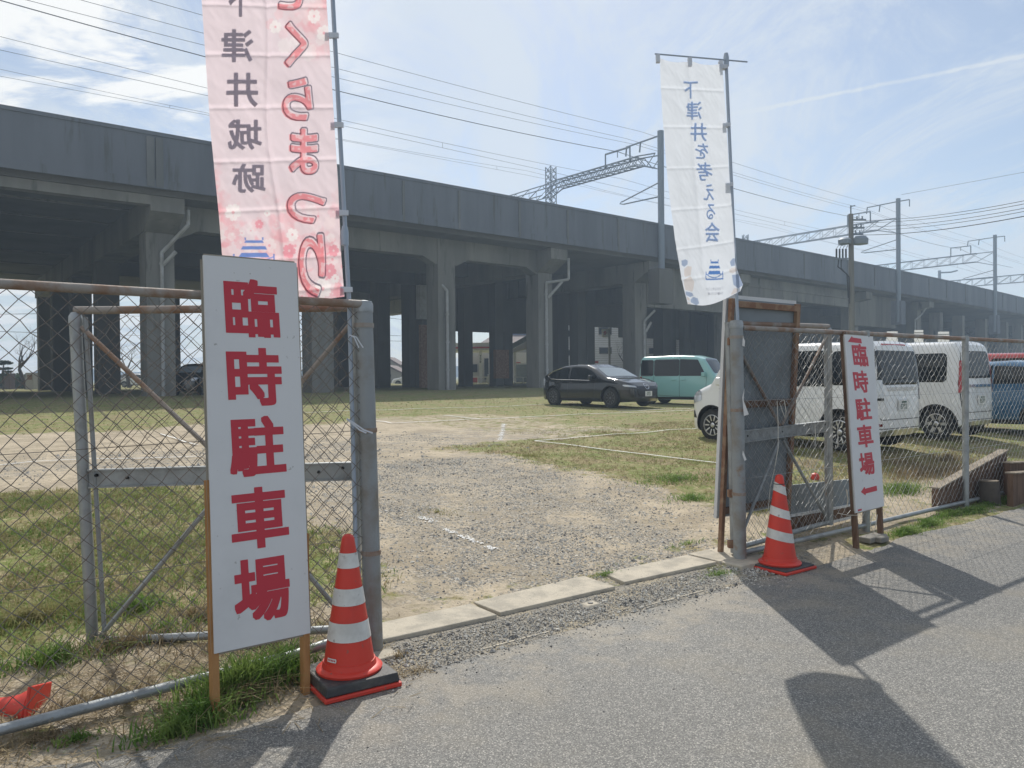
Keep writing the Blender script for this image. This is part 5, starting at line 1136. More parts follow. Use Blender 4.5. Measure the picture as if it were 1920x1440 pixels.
# ------------------------------------------------------------------ the painted signs
def signboard(feetL, feetR, tl, tr, br, bl, label, chars, grow, wood, legtop, extra=None, th=.03):
    """a painted board on two timber legs, leaning back: feet on the ground, top against the fence"""
    fl, fr_ = G(*feetL), G(*feetR); n0 = NN; top = PL(tl[0], tl[1], A - NN * .05, n0)
    e = (fr_ - fl).normalized(); up_ = (top - fl); up_ = (up_ - e * up_.dot(e)).normalized(); nb = e.cross(up_).normalized()
    if nb.dot(C0 - fl) < 0: nb = -nb
    S = lambda x, y, o=0.0: PL(x, y, fl + nb * o, nb)
    root = thing('sign_board', label, 'sign', (fl + fr_) / 2, 'leaning parking sign boards')
    c = [S(*bl), S(*br), S(*tr), S(*tl)]; mb = MB(); bk = [p - nb * .012 for p in c]
    mb.hexa(bk, c, 0); mb.build('board', 'board_white', root)
    mb = MB()
    for i in range(4):
        a, b = c[i] - nb * .0135, c[(i + 1) % 4] - nb * .0135; mb.beam(a.lerp(b, .01), b.lerp(a, .01), .02, .003, nb)
    mb.build('board_edge', 'board_edge', root)
    for (f_, tq) in ((fl, legtop[0]), (fr_, legtop[1])):
        t_ = S(*tq, -.028); g = V((f_.x, f_.y, -.03)) - nb * .028; mb = MB(); mb.beam(g, t_, .032, .045, nb); mb.build('leg', wood, root, bevel=.002)
    lt = MB()
    for ch, (x0, y0, x1, y1) in chars:
        # size and place of the character on the board itself
        xm, ym = (x0 + x1) / 2, (y0 + y1) / 2; cL, cR = S(x0, ym, .0012), S(x1, ym, .0012); cT, cB = S(xm, y0, .0012), S(xm, y1, .0012); ctr = S(xm, ym, .0012)
        wv, hv = (cR - cL), (cB - cT); W2 = e * wv.dot(e); H2 = up_ * hv.dot(up_)
        mp = lambda a, b: ctr + W2 * (a - .5) + H2 * (b - .5)
        if isinstance(ch, str): put_glyph(lt, ch, (0, 0, 1, 1), mp, grow, grow / 6, square=True)
        else: put_poly(lt, ch, mp, .04)
    lt.build('lettering', 'letter_red', root)
    return S, e, up_, nb
ch1 = [('臨', (422.5, 523.5, 523.7, 632.5)), ('時', (427, 652, 530, 761)), ('駐', (430.6, 780, 536, 892)), ('車', (433.8, 912.5, 541.7, 1027.5)), ('場', (439.7, 1044, 545, 1165))]
S1 = signboard((408, 1352), (577, 1303), (381, 478), (556, 493), (582, 1187), (402, 1226), 'large near white sign with five red characters on orange timber legs', ch1, .033, 'wood_orange', ((392, 900), (570, 1000)))
arrow = [(0, .5), (.27, 0), (.27, .27), (1, .2), (1, .75), (.27, .78), (.27, 1)]
harrow = [(0, .85), (.33, .05), (.37, .25), (.97, .35), (1, 1)]
ch2 = [(harrow, (1589.5, 629.5, 1615.5, 643.5)), ('臨', (1599, 645, 1626.6, 687)), ('時', (1601, 694.7, 1628, 736.5)), ('駐', (1604.6, 746, 1633.5, 788)), ('車', (1608, 796, 1637, 839)), ('場', (1611.6, 848, 1639.7, 891)), (arrow, (1614, 910, 1645, 928)), ([(0, 0), (1, 0), (1, 1), (0, 1)], (1608.5, 954.5, 1616, 958))]
S2 = signboard((1612, 1028), (1658, 1013), (1584, 627), (1637, 631), (1658, 949), (1605, 962), 'smaller white sign with red characters and an arrow on brown legs at the right fence', ch2, .031, 'wood_brown', ((1580, 622), (1636, 700)))
# the big board seen from behind, leaning on the right gate leaf
e_ = (RQ(0, .5) - RQ(1, .5)); e_.z = 0; e_.normalize(); foot = G(1341, 1034, .055); tl_ = P(1388, 556, 6.18)
up_ = (tl_ - foot); up_ = (up_ - e_ * up_.dot(e_)).normalized(); nb = e_.cross(up_).normalized()
if nb.dot(C0 - foot) < 0: nb = -nb
Lb = .98; root = thing('framed_signboard', 'big grey board in a rusty timber frame seen from behind the right gate', 'sign', foot)
HB = (tl_ - foot).length; q = lambda a, b, o=0.0: foot + e_ * (a * Lb) + up_ * (b * HB) + nb * o
mb = MB(); mb.hexa([q(.02, .135, 0), q(.98, .135, 0), q(.98, .985, 0), q(.02, .985, 0)], [q(.02, .135, .012), q(.98, .135, .012), q(.98, .985, .012), q(.02, .985, .012)]); mb.build('panel', 'panel_grey', root)
mb = MB(); mb.hexa([q(0, .13, -.03), q(1, .13, -.03), q(1, 1, -.03), q(0, 1, -.03)], [q(0, .13, -.002), q(1, .13, -.002), q(1, 1, -.002), q(0, 1, -.002)]); mb.build('face', 'board_white', root)
for a0, b0, a1, b1, w in ((.03, 0, .03, .985, .04), (.97, 0, .97, .985, .05), (.05, .965, .95, .965, .05), (.05, .16, .95, .16, .05), (.05, .575, .95, .575, .06)):
    mb = MB(); mb.beam(q(a0, b0, .030), q(a1, b1, .030), w, .034, nb); mb.build('leg' if a0 == a1 else 'frame_bar', 'rust_brown' if b0 != b1 or b0 > .9 else 'wood_brown', root, bevel=.003)
# low boards lying behind the right leaf
def flat(name, label, cat, pts, Y, m, th=.03, parts=(), group=None):
    c = [P(x, y, yy) for (x, y), yy in zip(pts, Y)]; n = (c[1] - c[0]).cross(c[3] - c[0]).normalized()
    if n.dot(C0 - c[0]) < 0: n = -n
    root = thing(name, label, cat, c[0], group); mb = MB(); mb.hexa([p - n * th for p in c], c); mb.build('panel', m, root); 
    for nm, a, b, w, mm in parts:
        L = lambda f: c[3].lerp(c[0], f[1]).lerp(c[2].lerp(c[1], f[1]), f[0]); mb = MB(); mb.beam(L(a) + n * .012, L(b) + n * .012, w, .03, n); mb.build(nm, mm, root, bevel=.003)
    return root
flat('old_board', 'low grey board with white top edge resting behind the right gate leaf', 'board', [(1462, 1000), (1598, 968), (1598, 898), (1462, 912)], [6.75, 7.45, 7.5, 6.8], 'panel_grey', .03, (('frame_bar', (0, 1.0), (1, 1.0), .03, 'board_white'), ('frame_bar', (0, .84), (1, .84), .10, 'wood_brown'), ('frame_bar', (0, .66), (1, .70), .025, 'board_white')))
# planks on edge and a stump at the right
def plank(label, a, b, zt0, zt1, th, m='wood_old', thick=.06):
    """standing plank from ground point a to b, lower end heights zt"""
    root = thing('old_plank', label, 'plank', a, 'weathered planks stood on edge'); d = (b - a); d.z = 0; d.normalize(); n = V((-d.y, d.x, 0)) * thick
    g0, g1 = V((a.x, a.y, a.z - .05)), V((b.x, b.y, b.z - .05)); t0, t1 = V((a.x, a.y, zt0)), V((b.x, b.y, zt1))
    mb = MB(); mb.hexa([g0, g1, g1 + n, g0 + n], [t0, t1, t1 + n, t0 + n]); mb.build('board', 'wood_brown', root)
    mb = MB(); k = n * .4; u3 = V((0, 0, .018)); mb.hexa([t0 - k + V((0, 0, .002)), t1 - k + V((0, 0, .002)), t1 + n + k + V((0, 0, .002)), t0 + n + k + V((0, 0, .002))], [t0 - k + u3, t1 - k + u3, t1 + n + k + u3, t0 + n + k + u3]); mb.build('cap_board', m, root, bevel=.003)
a = GT(1758, 958); b = GT(1888, 925); za = CAMZ - (918 - 698) * a.y / F; zb_ = CAMZ - (846 - 697) * b.y / F
plank('long weathered plank with pale sloping top edge behind the fence', a, b, za, zb_, .06)
a = GT(1893, 935); b = GT(1960, 915); plank('short dark plank beside the long one at the right edge', a, b, CAMZ - (870 - 697) * a.y / F, CAMZ - (868 - 697) * b.y / F, .06)
a = GT(1900, 950); b = GT(1975, 925); plank('lowest plank at the right edge, whitish on top', a, b, CAMZ - (890 - 697) * a.y / F, CAMZ - (884 - 697) * b.y / F, .06)
q_ = GT(1854, 944); root = thing('tree_stump', 'sawn tree stump with pale cut top in the grass behind the fence', 'stump', q_)
zt = CAMZ - (902 - 697) * q_.y / F; mb = MB(); prof = [(.125, -.05), (.115, .05), (.105, zt - q_.z - .012), (.095, zt - q_.z)]; mb.lathe(prof, q_, 18); mb.build('trunk', 'bark', root, smooth=True)
mb = MB(); mb.lathe([(.098, zt - q_.z + .001), (.096, zt - q_.z + .008)], q_, 18); mb.build('cut_top', 'wood_old', root)
# ------------------------------------------------------------------ cones
def cone(c, rot, label, bands, skew=0.0, plate_h=.035, blk=.35, logo=None, top=.72, kind='block'):
    root = thing('traffic_cone', label, 'traffic cone', c, 'red and white traffic cones'); ax = (V((cos(rot), sin(rot), 0)), V((-sin(rot), cos(rot), 0)), ZP)
    z = c.z + .006
    mb = MB(); mb.box(V((c.x, c.y, z + .012)), blk + .03, blk + .03, .022, ax); mb.build('base_plate', 'cone_red', root, bevel=.006)
    mb = MB(); bz = z + .024; h = plate_h; s0, s1 = blk / 2 + .008, blk / 2
    Q = lambda s, zz: [V((c.x, c.y, 0)) + ax[0] * a * s + ax[1] * b * s + V((0, 0, zz)) for a, b in ((-1, -1), (1, -1), (1, 1), (-1, 1))]
    mb.hexa(Q(s0, bz), Q(s1, bz + h)); mb.build('weight', 'rubber', root, bevel=.008)
    z1 = bz + h; R0, R1, H = .121, .03, top - (z1 - c.z)
    mb = MB(); mb.lathe([(.155, .001), (.158, .012), (.15, .02), (.130, .024), (.124, .05)], V((c.x, c.y, z1)), 40); mb.build('flange', 'cone_red', root, smooth=True)
    rad = lambda zz: .122 + (.03 - .122) * ((zz - .03) / (H - .05))
    mb = MB(); n = 40; rows = [.03 + (H - .05) * i / 20 for i in range(21)]
    mb.lathe([(rad(x), x) for x in rows] + [(.024, H - .008), (.012, H)], V((c.x, c.y, z1)), n); mb.build('body', 'cone_red', root, smooth=True)
    for b0, b1 in bands:
        mb = MB(); vs = []; m = 5
        for i in range(m + 1):
            for k in range(n):
                w = 2 * pi * k / n; zz = (b0 + (b1 - b0) * i / m) - z1 + skew * cos(w); r_ = rad(zz) + .0025; vs.append((c.x + r_ * cos(w), c.y + r_ * sin(w), z1 + zz))
        mb.add(vs, [(i * n + k, i * n + (k + 1) % n, (i + 1) * n + (k + 1) % n, (i + 1) * n + k) for i in range(m) for k in range(n)]); mb.build('white_band', 'cone_white', root, smooth='all')
    return root, z1, rad
nc = G(611, 1325); dr = (G(746, 1291) - nc).normalized(); pr = V((-dr.y, dr.x, 0)); cc = nc + dr * .185 + pr * .185; cc.z = 0
cr_, z1, rad = cone(cc, atan2(dr.y, dr.x), 'near red traffic cone on a black rubber weight at the left gate post', ((.570, .640), (.397, .475), (.232, .318)), plate_h=.045, top=.725)
# small maker's tag near its foot
mb = MB(); w0 = radians(-122)
def tagf(a, b, o=.0035):
    zz = .075 - b; r_ = rad(zz) + o; w = w0 + a / .115; return V((cc.x + r_ * cos(w), cc.y + r_ * sin(w), z1 + zz))
put_poly(mb, [(-.028, -.009), (.028, -.009), (.028, .009), (-.028, .009)], tagf, .006); mb.build('maker_tag', 'cone_white', cr_)
mb = MB()
for i in range(5): put_poly(mb, [(-.022 + i * .0095, -.004), (-.0155 + i * .0095, -.004), (-.0155 + i * .0095, .004), (-.022 + i * .0095, .004)], lambda a, b: tagf(a, b, .0045), .003)
mb.build('tag_print', 'letter_red', cr_)
nc = G(1474, 1082); dr = (G(1531, 1067) - nc).normalized(); pr = V((-dr.y, dr.x, 0)); c2 = nc + dr * .18 + pr * .18; c2.z = 0
r2, z2, rad2 = cone(c2, atan2(dr.y, dr.x), 'red traffic cone with slanted white bands by the right gate post', ((.575, .640), (.395, .460), (.222, .292)), skew=-.022, plate_h=.012, top=.715)
mb = MB(); vs = []; zz = .645 - z2 - .0; mb.tube([(c2.x + (rad2(zz) + .004) * cos(w * pi / 12), c2.y + (rad2(zz) + .004) * sin(w * pi / 12), z2 + zz) for w in range(25)], .003, 5); mb.build('tie_cord', 'black_trim', r2)
# cone lying on its side at the left edge
base = P(66, 1322, 3.36); axd = V((-.93, -.12, .02)).normalized(); X = axd.orthogonal().normalized(); Y_ = axd.cross(X)
root = thing('fallen_cone', 'bright red cone lying on its side at the lower left behind the fence', 'traffic cone', V((base.x, base.y, 0)), 'red and white traffic cones')
mb = MB(); mb.lathe([(.092, .0), (.096, .012), (.088, .03), (.066, .07), (.056, .13), (.05, .4), (.03, .60), (.02, .62)], base - V((0, 0, .02)), 32, ax=(X, Y_, axd)); mb.build('body', 'cone_red', root, smooth=True)
mb = MB(); sx = (V((.1, .3, 1)) - axd * axd.dot(V((.1, .3, 1)))).normalized(); sy = axd.cross(sx); k = .105; b0 = base - V((0, 0, .02))
Qs = lambda s, o: [b0 + sx * s * a + sy * s * b - axd * o for a, b in ((-1, -1), (1, -1), (1, 1), (-1, 1))]
mb.hexa(Qs(k, .014), Qs(k, .0)); mb.build('base_plate', 'cone_red', root, bevel=.005)
# small red thing in the grass behind the right leaf
q_ = GT(1528, 899); root = thing('red_marker', 'small red plastic cap in the grass seen through the right gate', 'plastic cap', q_); mb = MB(); mb.lathe([(.05, 0), (.055, .03), (.04, .07), (.01, .085)], q_, 16); mb.build('cap', 'cone_red', root, smooth=True)
# ------------------------------------------------------------------ banners
def banner(name, label, Lp, Rp, tb, YL, YR, folds, m, seed, fold_amp=.010, res=(190, 620)):
    """Lp/Rp: (px,py) left and right edge points; returns mapping from photo px to cloth point"""
    ly = [p[1] for p in Lp]; lx = [p[0] for p in Lp]; ry = [p[1] for p in Rp]; rx = [p[0] for p in Rp]; y0l, y1l = ly[0], ly[-1]; y0r, y1r = ry[0], ry[-1]
    root = thing(name, label, 'banner', P((lx[-1] + rx[-1]) / 2, 1100, (YL + YR) / 2), 'tall festival banners on poles')
    def S(u, v, o=0.0):
        yl = y0l + (y1l - y0l) * v; yr = y0r + (y1r - y0r) * v
        a = P(float(np.interp(yl, ly, lx)), yl, YL); b = P(float(np.interp(yr, ry, rx)), yr, YR); p = a.lerp(b, u)
        n = V(((b - a).y, -(b - a).x, 0)).normalized(); w = folds(u, v) + fold_amp * (noise.noise(V((u * 2.2, v * 6, seed))) + .45 * noise.noise(V((u * 6 + v * 3, v * 14 - u * 4, seed + 3)))+ .16 * noise.noise(V((u * 16 , v * 40 - u * 12, seed + 5))))
        p = p + n * (w + o); p.z += sag(u, v); return p
    sag = tb
    def inv(px, py):
        v = (py - (y0l + y0r) / 2) / ((y1l + y1r) / 2 - (y0l + y0r) / 2)
        for _ in range(8):
            yl = y0l + (y1l - y0l) * v; yr = y0r + (y1r - y0r) * v; xl = float(np.interp(yl, ly, lx)); xr_ = float(np.interp(yr, ry, rx)); u = (px - xl) / (xr_ - xl); v += (py - (yl + (yr - yl) * u)) / ((y1l + y1r) / 2 - (y0l + y0r) / 2)
        return u, v
    mb = MB(); nu, nv = res; vs = [S(i / nu, j / nv) for j in range(nv + 1) for i in range(nu + 1)]
    mb.add(vs, [(j * (nu + 1) + i, j * (nu + 1) + i + 1, (j + 1) * (nu + 1) + i + 1, (j + 1) * (nu + 1) + i) for j in range(nv) for i in range(nu)])
    cloth = mb.build('cloth', 'banner_print', root, smooth='all')
    ii, jj = np.meshgrid(np.arange(nu + 1) / nu, np.arange(nv + 1) / nv); yl = y0l + (y1l - y0l) * jj; yr = y0r + (y1r - y0r) * jj
    px_ = np.interp(yl, ly, lx) * (1 - ii) + np.interp(yr, ry, rx) * ii; py_ = yl * (1 - ii) + yr * ii
    c = m(px_.ravel(), py_.ravel(), ii.ravel(), jj.ravel()); ca = cloth.data.color_attributes.new('print', 'FLOAT_COLOR', 'POINT'); ca.data.foreach_set('color', np.concatenate([c, np.ones((len(c), 1))], axis=1).astype(np.float32).ravel())
    def mapf(o): return lambda x, y: S(*inv(x, y), o)
    return root, cloth, S, mapf
def b1fold(u, v):
    s = 0
    for k in (.16, .30, .45, .60, .74, .88, .97): s -= .006 * math.exp(-((v - k) / .006) ** 2)
    s -= .009 * math.exp(-((u - .48 - .03 * sin(v * 9)) / .02) ** 2)
    return s
# printed colours of the cloth, worked out in the banner's own flat coordinates
rc = [('さ', (512, -62, 570, 20)), ('く', (531, 38, 578, 126)), ('ら', (527, 142, 588, 228)), ('ま', (540, 238, 598, 328)), ('つ', (535, 359, 613, 420)), ('り', (557, 434, 611, 556))]
def gl_edges(ch, r, g, mirror=True):
    E, w, h = glyph(ch); E = E.copy(); X = (E[:, [0, 2]] + g) / (w + 2 * g); Yy = 1 - (E[:, [1, 3]] + g) / (h + 2 * g)
    if mirror: X = 1 - X
    X = r[0] + (r[2] - r[0]) * X; Yy = r[1] + (r[3] - r[1]) * Yy; return np.stack([X[:, 0], Yy[:, 0], X[:, 1], Yy[:, 1]], 1)
def nz2(x, y, s, seed): return np.array([noise.noise(V((a * s, b * s, seed))) + .5 * noise.noise(V((a * s * 2.3, b * s * 2.3, seed + 4))) for a, b in zip(x, y)])
def lay(c, col, a): return c * (1 - a[:, None]) + np.array(col)[None, :] * a[:, None]
def castle_polys(x0, y0, x1, y1):
    Z = lambda pts: [(x0 + (x1 - x0) * a, y0 + (y1 - y0) * b) for a, b in pts]; N_ = 14; c = [(.02 + .96 * k / N_, .66 + .20 * sin(pi * k / N_)) for k in range(N_ + 1)]
    return [Z(p) for p in ([(.26, .16), (.30, .05), (.70, .05), (.74, .16)], [(.18, .42), (.23, .28), (.77, .28), (.82, .42)], [(.12, .72), (.20, .54), (.80, .54), (.88, .72)], [(.27, -.06), (.31, -.06), (.31, .05), (.27, .05)], [(.69, -.06), (.73, -.06), (.73, .05), (.69, .05)],
       [(0, .58), (.04, .58), (.04, 1), (0, 1)], [(.96, .58), (1, .58), (1, 1), (.96, 1)], [(0, .93), (1, .93), (1, 1.0), (0, 1.0)], c + [(a, b + .05) for a, b in c[::-1]])]
def pink_print(x, y, u, v):
    c = np.tile(np.array([.87, .74, .79]), (len(x), 1)); n = nz2(x, y, .016, 3); n2 = nz2(x, y, .045, 9)
    w = np.clip((y - 330) / 160, 0, 1); w2 = np.clip((x - 520) / 70, 0, 1) * np.clip((130 - y) / 90, 0, 1); w3 = np.clip((.10 - u) / .1, 0, 1) * np.clip((y - 250) / 150, 0, 1); w = np.maximum(np.maximum(w, w2), w3)
    c = lay(c, (.93, .66, .68), np.clip(w * (.75 + n * .9), 0, 1) * .8); c = lay(c, (.90, .36, .42), np.clip((n2 + n * .6 - .05) * 2.4, 0, 1) * np.clip(w * 1.2 - .1, 0, 1) * .7)
    rnd = random.Random(4); fl = []
    def F(cx, cy, r, col, al, core):
        a = np.arctan2(y - cy, x - cx) + F.k; F.k += 1.7; d = np.hypot((x - cx) / .92, y - cy); R_ = r * (.66 + .34 * np.abs(np.cos(2.5 * a)) ** .55) * (1 - .14 * np.maximum(0, np.cos(5 * a)) ** 14)
        m = np.clip((R_ - d) / 1.6 + .5, 0, 1); nonlocal c; c = lay(c, col, m * al)
        if core: c = lay(c, (.86, .26, .34) if col[1] > .6 else (.97, .85, .86), np.clip((r * .18 - d) / 1.2 + .5, 0, 1) * .55); c = lay(c, (.90, .45, .50), m * np.clip(1 - np.abs(np.sin(2.5 * a)) * 9, 0, 1) * .3 * (d < R_ * .7))
    F.k = 0
    for _ in range(60):
        cy = rnd.uniform(385, 572); cx = rnd.uniform(412, 645); F(cx, cy, rnd.uniform(6, 17), rnd.choice([(.96, .86, .87), (.90, .50, .55), (.95, .78, .80)]), rnd.uniform(.25, .6), rnd.random() < .4)
    for _ in range(16): F(rnd.uniform(500, 618), rnd.uniform(-60, 105), rnd.uniform(8, 20), rnd.choice([(.96, .88, .89), (.93, .62, .66)]), rnd.uniform(.3, .6), False)
    for cx, cy, r, q in ((436, 398, 17, 1), (484, 421, 9, 0), (604, 540, 19, 1), (617, 508, 15, 0), (585, 548, 13, 0), (546, 440, 13, 1), (540, 470, 14, 0), (628, 522, 9, 1), (499, 400, 7, 1), (607, 62, 16, 1), (514, 50, 13, 1), (588, 30, 14, 1), (625, 470, 12, 0)):
        F(cx, cy, r, (.97, .90, .90) if q else (.88, .34, .41), .85, True)
    for ch, r in rc:
        s = sdist(gl_edges(ch, (r[0] - 3, r[1] + 2, r[2] - 3, r[3] + 2), .058), x, y); c = lay(c, (.84, .22, .25), np.clip((s + 3.4) / 1.5, 0, 1) * .8)
        s = sdist(gl_edges(ch, r, .058), x, y); c = lay(c, (.94, .90, .92), np.clip((s + 1.0) / 1.2, 0, 1) * np.clip((nz2(x, y, .06, 5) - .05) * 3, 0, .4))
    for pg in castle_polys(436, 448, 513, 496): c = lay(c, (.16, .28, .66), np.clip((sdist(poly_edges(pg), x, y) + .3) / .9, 0, 1) * .95)
    return c
R4 = lambda pts: [(1200 + x / 5.142, 320 + y / 5.142) for x, y in pts]
SLATE = ([(388, 870), (430, 858), (455, 870), (452, 905), (417, 930), (390, 915)], [(428, 1165), (500, 1165), (513, 1188), (475, 1212), (432, 1202)], [(478, 1235), (510, 1200), (560, 1200), (578, 1240), (545, 1270), (482, 1262)], [(555, 1275), (590, 1255), (595, 1282), (560, 1292)], [(882, 1000), (935, 1000), (975, 1050), (980, 1110), (940, 1128), (898, 1088)], [(862, 880), (890, 845), (908, 850), (905, 918), (872, 922)])
BEIGE = ([(417, 950), (455, 920), (500, 925), (490, 1000), (428, 1028), (415, 1000)], [(415, 1050), (490, 1010), (528, 1055), (513, 1130), (500, 1155), (424, 1152), (412, 1090)], [(436, 1216), (470, 1224), (472, 1250), (442, 1248)], [(448, 1262), (480, 1275), (476, 1295), (452, 1298)], [(602, 1262), (640, 1242), (638, 1276), (604, 1284)], [(860, 950), (880, 934), (920, 935), (930, 968), (888, 988), (860, 975)], [(875, 1160), (905, 1115), (942, 1138), (925, 1165), (872, 1182)])
def white_print(x, y, u, v):
    c = np.tile(np.array([.76, .80, .87]), (len(x), 1))
    for L_, col in ((SLATE, (.36, .44, .60)), (BEIGE, (.70, .66, .66))):
        for pg in L_: c = lay(c, col, np.clip((sdist(poly_edges(R4(pg)), x, y) + .3) / .7, 0, 1))
    for pg in castle_polys(1326, 488, 1357, 520): c = lay(c, (.10, .22, .52), np.clip((sdist(poly_edges(pg), x, y) + .35) / .6, 0, 1))
    return c
pb, cloth, SB, mf = banner('festival_banner', 'large pink cherry blossom banner seen from behind above the near sign', [(371, -100), (378, 0), (395, 250), (410, 400), (418, 500), (424, 572)], [(608, -90), (612, 0), (622, 150), (633, 330), (640, 480), (646, 556)], lambda u, v: (-.012 * sin(pi * u) * max(0, v * 12 - 11)), 3.86, 4.02, b1fold, pink_print, 3, .012)
PX = .004
ink = MB()
for ch, r in rc: put_glyph(ink, ch, r, mf(-.0019), .058, .012, .018, True)
for ch, r in (('下', (424, -30, 472, 31)), ('津', (414, 54, 473, 117)), ('井', (423, 136, 482, 200)), ('城', (426, 223, 489, 280)), ('跡', (434, 305, 496, 361))):
    put_glyph(ink, ch, r, mf(-.0019), .026, .016, None, True)
ink.build('lettering', 'ink_grey', cloth)
# hem tapes, pole
def pole(root, pts, r, joints, m='plastic_pole'):
    mb = MB(); mb.tube(pts, r, 12); o = mb.build('pole', m, root, smooth=True)
    for j in joints: mb = MB(); mb.tube([j + V((0, 0, .05)), j + V((0, 0, .02)), j - V((0, 0, .05))], [r * 1.15, r * 1.7, r * 1.7], 12); mb.build('joint', m, o, smooth=True)
YP = 4.05
pole(pb, [P(618, -110, YP), P(655, 575, YP), V((P(672, 1190, 4.03).x, 4.03, 0))], .0115, [P(646.5, 442, YP)])
for y in (-60, 64, 232, 397, 541):
    x = float(np.interp(y, [-100, 0, 150, 330, 556], [606, 612, 622, 633, 646])); xp = float(np.interp(y, [-110, 575], [618, 655])); mb = MB()
    c = [P(x - 7, y - 4, YP - .03), P(xp + 7, y - 3, YP - .02), P(xp + 7, y + 6, YP - .02), P(x - 7, y + 7, YP - .03)]; mb.hexa([p + V((0, .014, 0)) for p in c], c); mb.build('loop_tape', 'plastic_pale', pb)
mb = MB(); mb.tube([SB(0, -.01) + V((-.02, 0, .02)), SB(1, -.01) + V((.12, .02, .02))], .006, 6); mb.build('crossbar', 'plastic_pole', pb)
# right banner
def b2fold(u, v):
    s = -.010 * math.exp(-((u - .47) / .05) ** 2) * (1 - .5 * v) + .03 * sin(pi * u * 1.6 + v * 2.2) * v
    for k in (.12, .28, .45, .62, .78, .9): s -= .004 * math.exp(-((v - k) / .006) ** 2)
    return s
wb, cl2, SW, mf2 = banner('festival_banner', 'white banner with blue brush characters flying over the right gate post', [(1237, 109), (1241, 200), (1250, 330), (1263, 450), (1275, 520), (1287, 571)], [(1354, 119), (1362, 230), (1368, 330), (1375, 430), (1378, 470), (1376, 490), (1383, 515), (1391, 534), (1385, 547)],
    lambda u, v: (-.02 * sin(pi * ((u * 2) % 1)) * max(0, 1 - v * 14) - .045 * sin(pi * u) ** 1.2 * max(0, v * 7 - 6)), 5.83, 5.93, b2fold, white_print, 8, .009, (130, 420))
ink = MB()
for ch, r in (('下', (1281, 152, 1308.5, 184)), ('津', (1286, 189, 1316, 224)), ('井', (1294, 230, 1326, 264)), ('を', (1304, 267.5, 1329, 297)), ('考', (1307, 303, 1337, 338)), ('え', (1320, 344, 1340, 374.5)), ('る', (1326, 381, 1343, 410)), ('会', (1324, 415, 1351, 453))):
    put_glyph(ink, ch, r, mf2(-.003), .018, .02, None, True)
ink.build('lettering', 'ink_blue', cl2)
sm = MB()
for i, ch in enumerate('下津井を考える会'): put_glyph(sm, ch, (1354.5 - i * 3.9, 531.5, 1357.5 - i * 3.9, 536.5), mf2(-.003), .0, .06, None, True)
for i, ch in enumerate('SHIMOTSUI'): put_glyph(sm, ch, (1354.8 - i * 2.9, 539.5, 1356.8 - i * 2.9, 543.5), mf2(-.003), .0, .08, None, True)
sm.build('small_lettering', 'ink_grey', cl2)
YP = 5.97
pole(wb, [P(1361, 106, YP), P(1374, 400, YP), P(1384, 620, YP), V((P(1394, 1040, 5.95).x, 5.95, 0))], .0125, [P(1361.5, 112, YP)], 'plastic_pole')
mb = MB(); mb.tube([P(1228, 101, 5.80), P(1401, 116, 6.0)], .006, 8); mb.build('crossbar', 'plastic_pole', wb)
for x, y in ((1234, 108), (1294, 114), (1352, 120)):
    Yq = 5.80 + .2 * (x - 1228) / 173; mb = MB(); c = [P(x - 3.5, y - 7, Yq - .012), P(x + 3.5, y - 7, Yq - .012), P(x + 4, y + 8, Yq - .014), P(x - 3, y + 8, Yq - .014)]; mb.hexa([p + V((0, .03, 0)) for p in c], c); mb.build('loop_tape', 'plastic_pale', wb)
for y in (124, 233, 345):
    xp = float(np.interp(y, [106, 400], [1361, 1374])); mb = MB(); c = [P(xp - 12, y - 3.5, YP - .03), P(xp + 3.5, y - 3.5, YP - .025), P(xp + 3.5, y + 3.5, YP - .025), P(xp - 12, y + 3.5, YP - .03)]; mb.hexa([p + V((0, .05, 0)) for p in c], c); mb.build('loop_tape', 'plastic_pale', wb)
# ------------------------------------------------------------------ ties and cords
def cord(label, pts, Y, r=.003, name='cord', m='rope', cat='cord'):
    Ys = Y if isinstance(Y, (list, tuple)) else [Y] * len(pts); mb = MB(); p = [P(x, y, yy) for (x, y), yy in zip(pts, Ys)]
    mb.tube(p, r, 6); return mb.build(name, m, label=label, cat=cat)
def ribbon(label, pts, Y, w, m='plastic_pale'):
    mb = MB()
    for ax_, sgn in ((0, 1), (1, -1)):
        q = [P(x + (4 * sgn if ax_ else 0) * i, y, Y - .004 * i) for i, (x, y) in enumerate(pts)]
        for a, b in zip(q, q[1:]): mb.beam(a, b, w, .0012, V((0, -1, .2)))
    return mb.build('tie_strip', m, label=label, cat='plastic tie', group='white plastic ties on the gate posts')
ribbon('knotted clear tie on the left gate post just under its cap', [(655, 628), (668, 632), (681, 652)], 4.0, .006)
ribbon('white plastic tie halfway up the left gate post', [(650, 785), (662, 792), (682, 806), (699, 812)], 4.0, .008)
def flap(label, pts, Y):
    mb = MB(); c = [P(x, y, Y) for x, y in pts]; n = V((0, .002, 0)); k = len(c); mb.add(c + [p + n for p in c], [tuple(range(k)), tuple(range(2 * k - 1, k - 1, -1))] + [(i, (i + 1) % k, k + (i + 1) % k, k + i) for i in range(k)])
    mb.build('tie_strip', 'board_white', label=label, cat='plastic tie', group='white plastic ties on the gate posts')
flap('uppermost white scrap tied on the right gate post', [(1393, 630), (1397, 640), (1396, 650), (1392, 648)], 5.9)
flap('white triangular strip tied halfway up the right gate post', [(1396, 728), (1394, 750), (1404, 777), (1395, 780), (1392, 745)], 5.9)
flap('small white strip low on the right gate post', [(1393, 845), (1400, 862), (1396, 864), (1392, 852)], 5.9)
cord('long pale cord hanging down through the right mesh beside the far cone', [(1457, 752), (1459, 800), (1459, 840), (1452, 880), (1444, 915), (1440, 960)], [6.25] * 6)
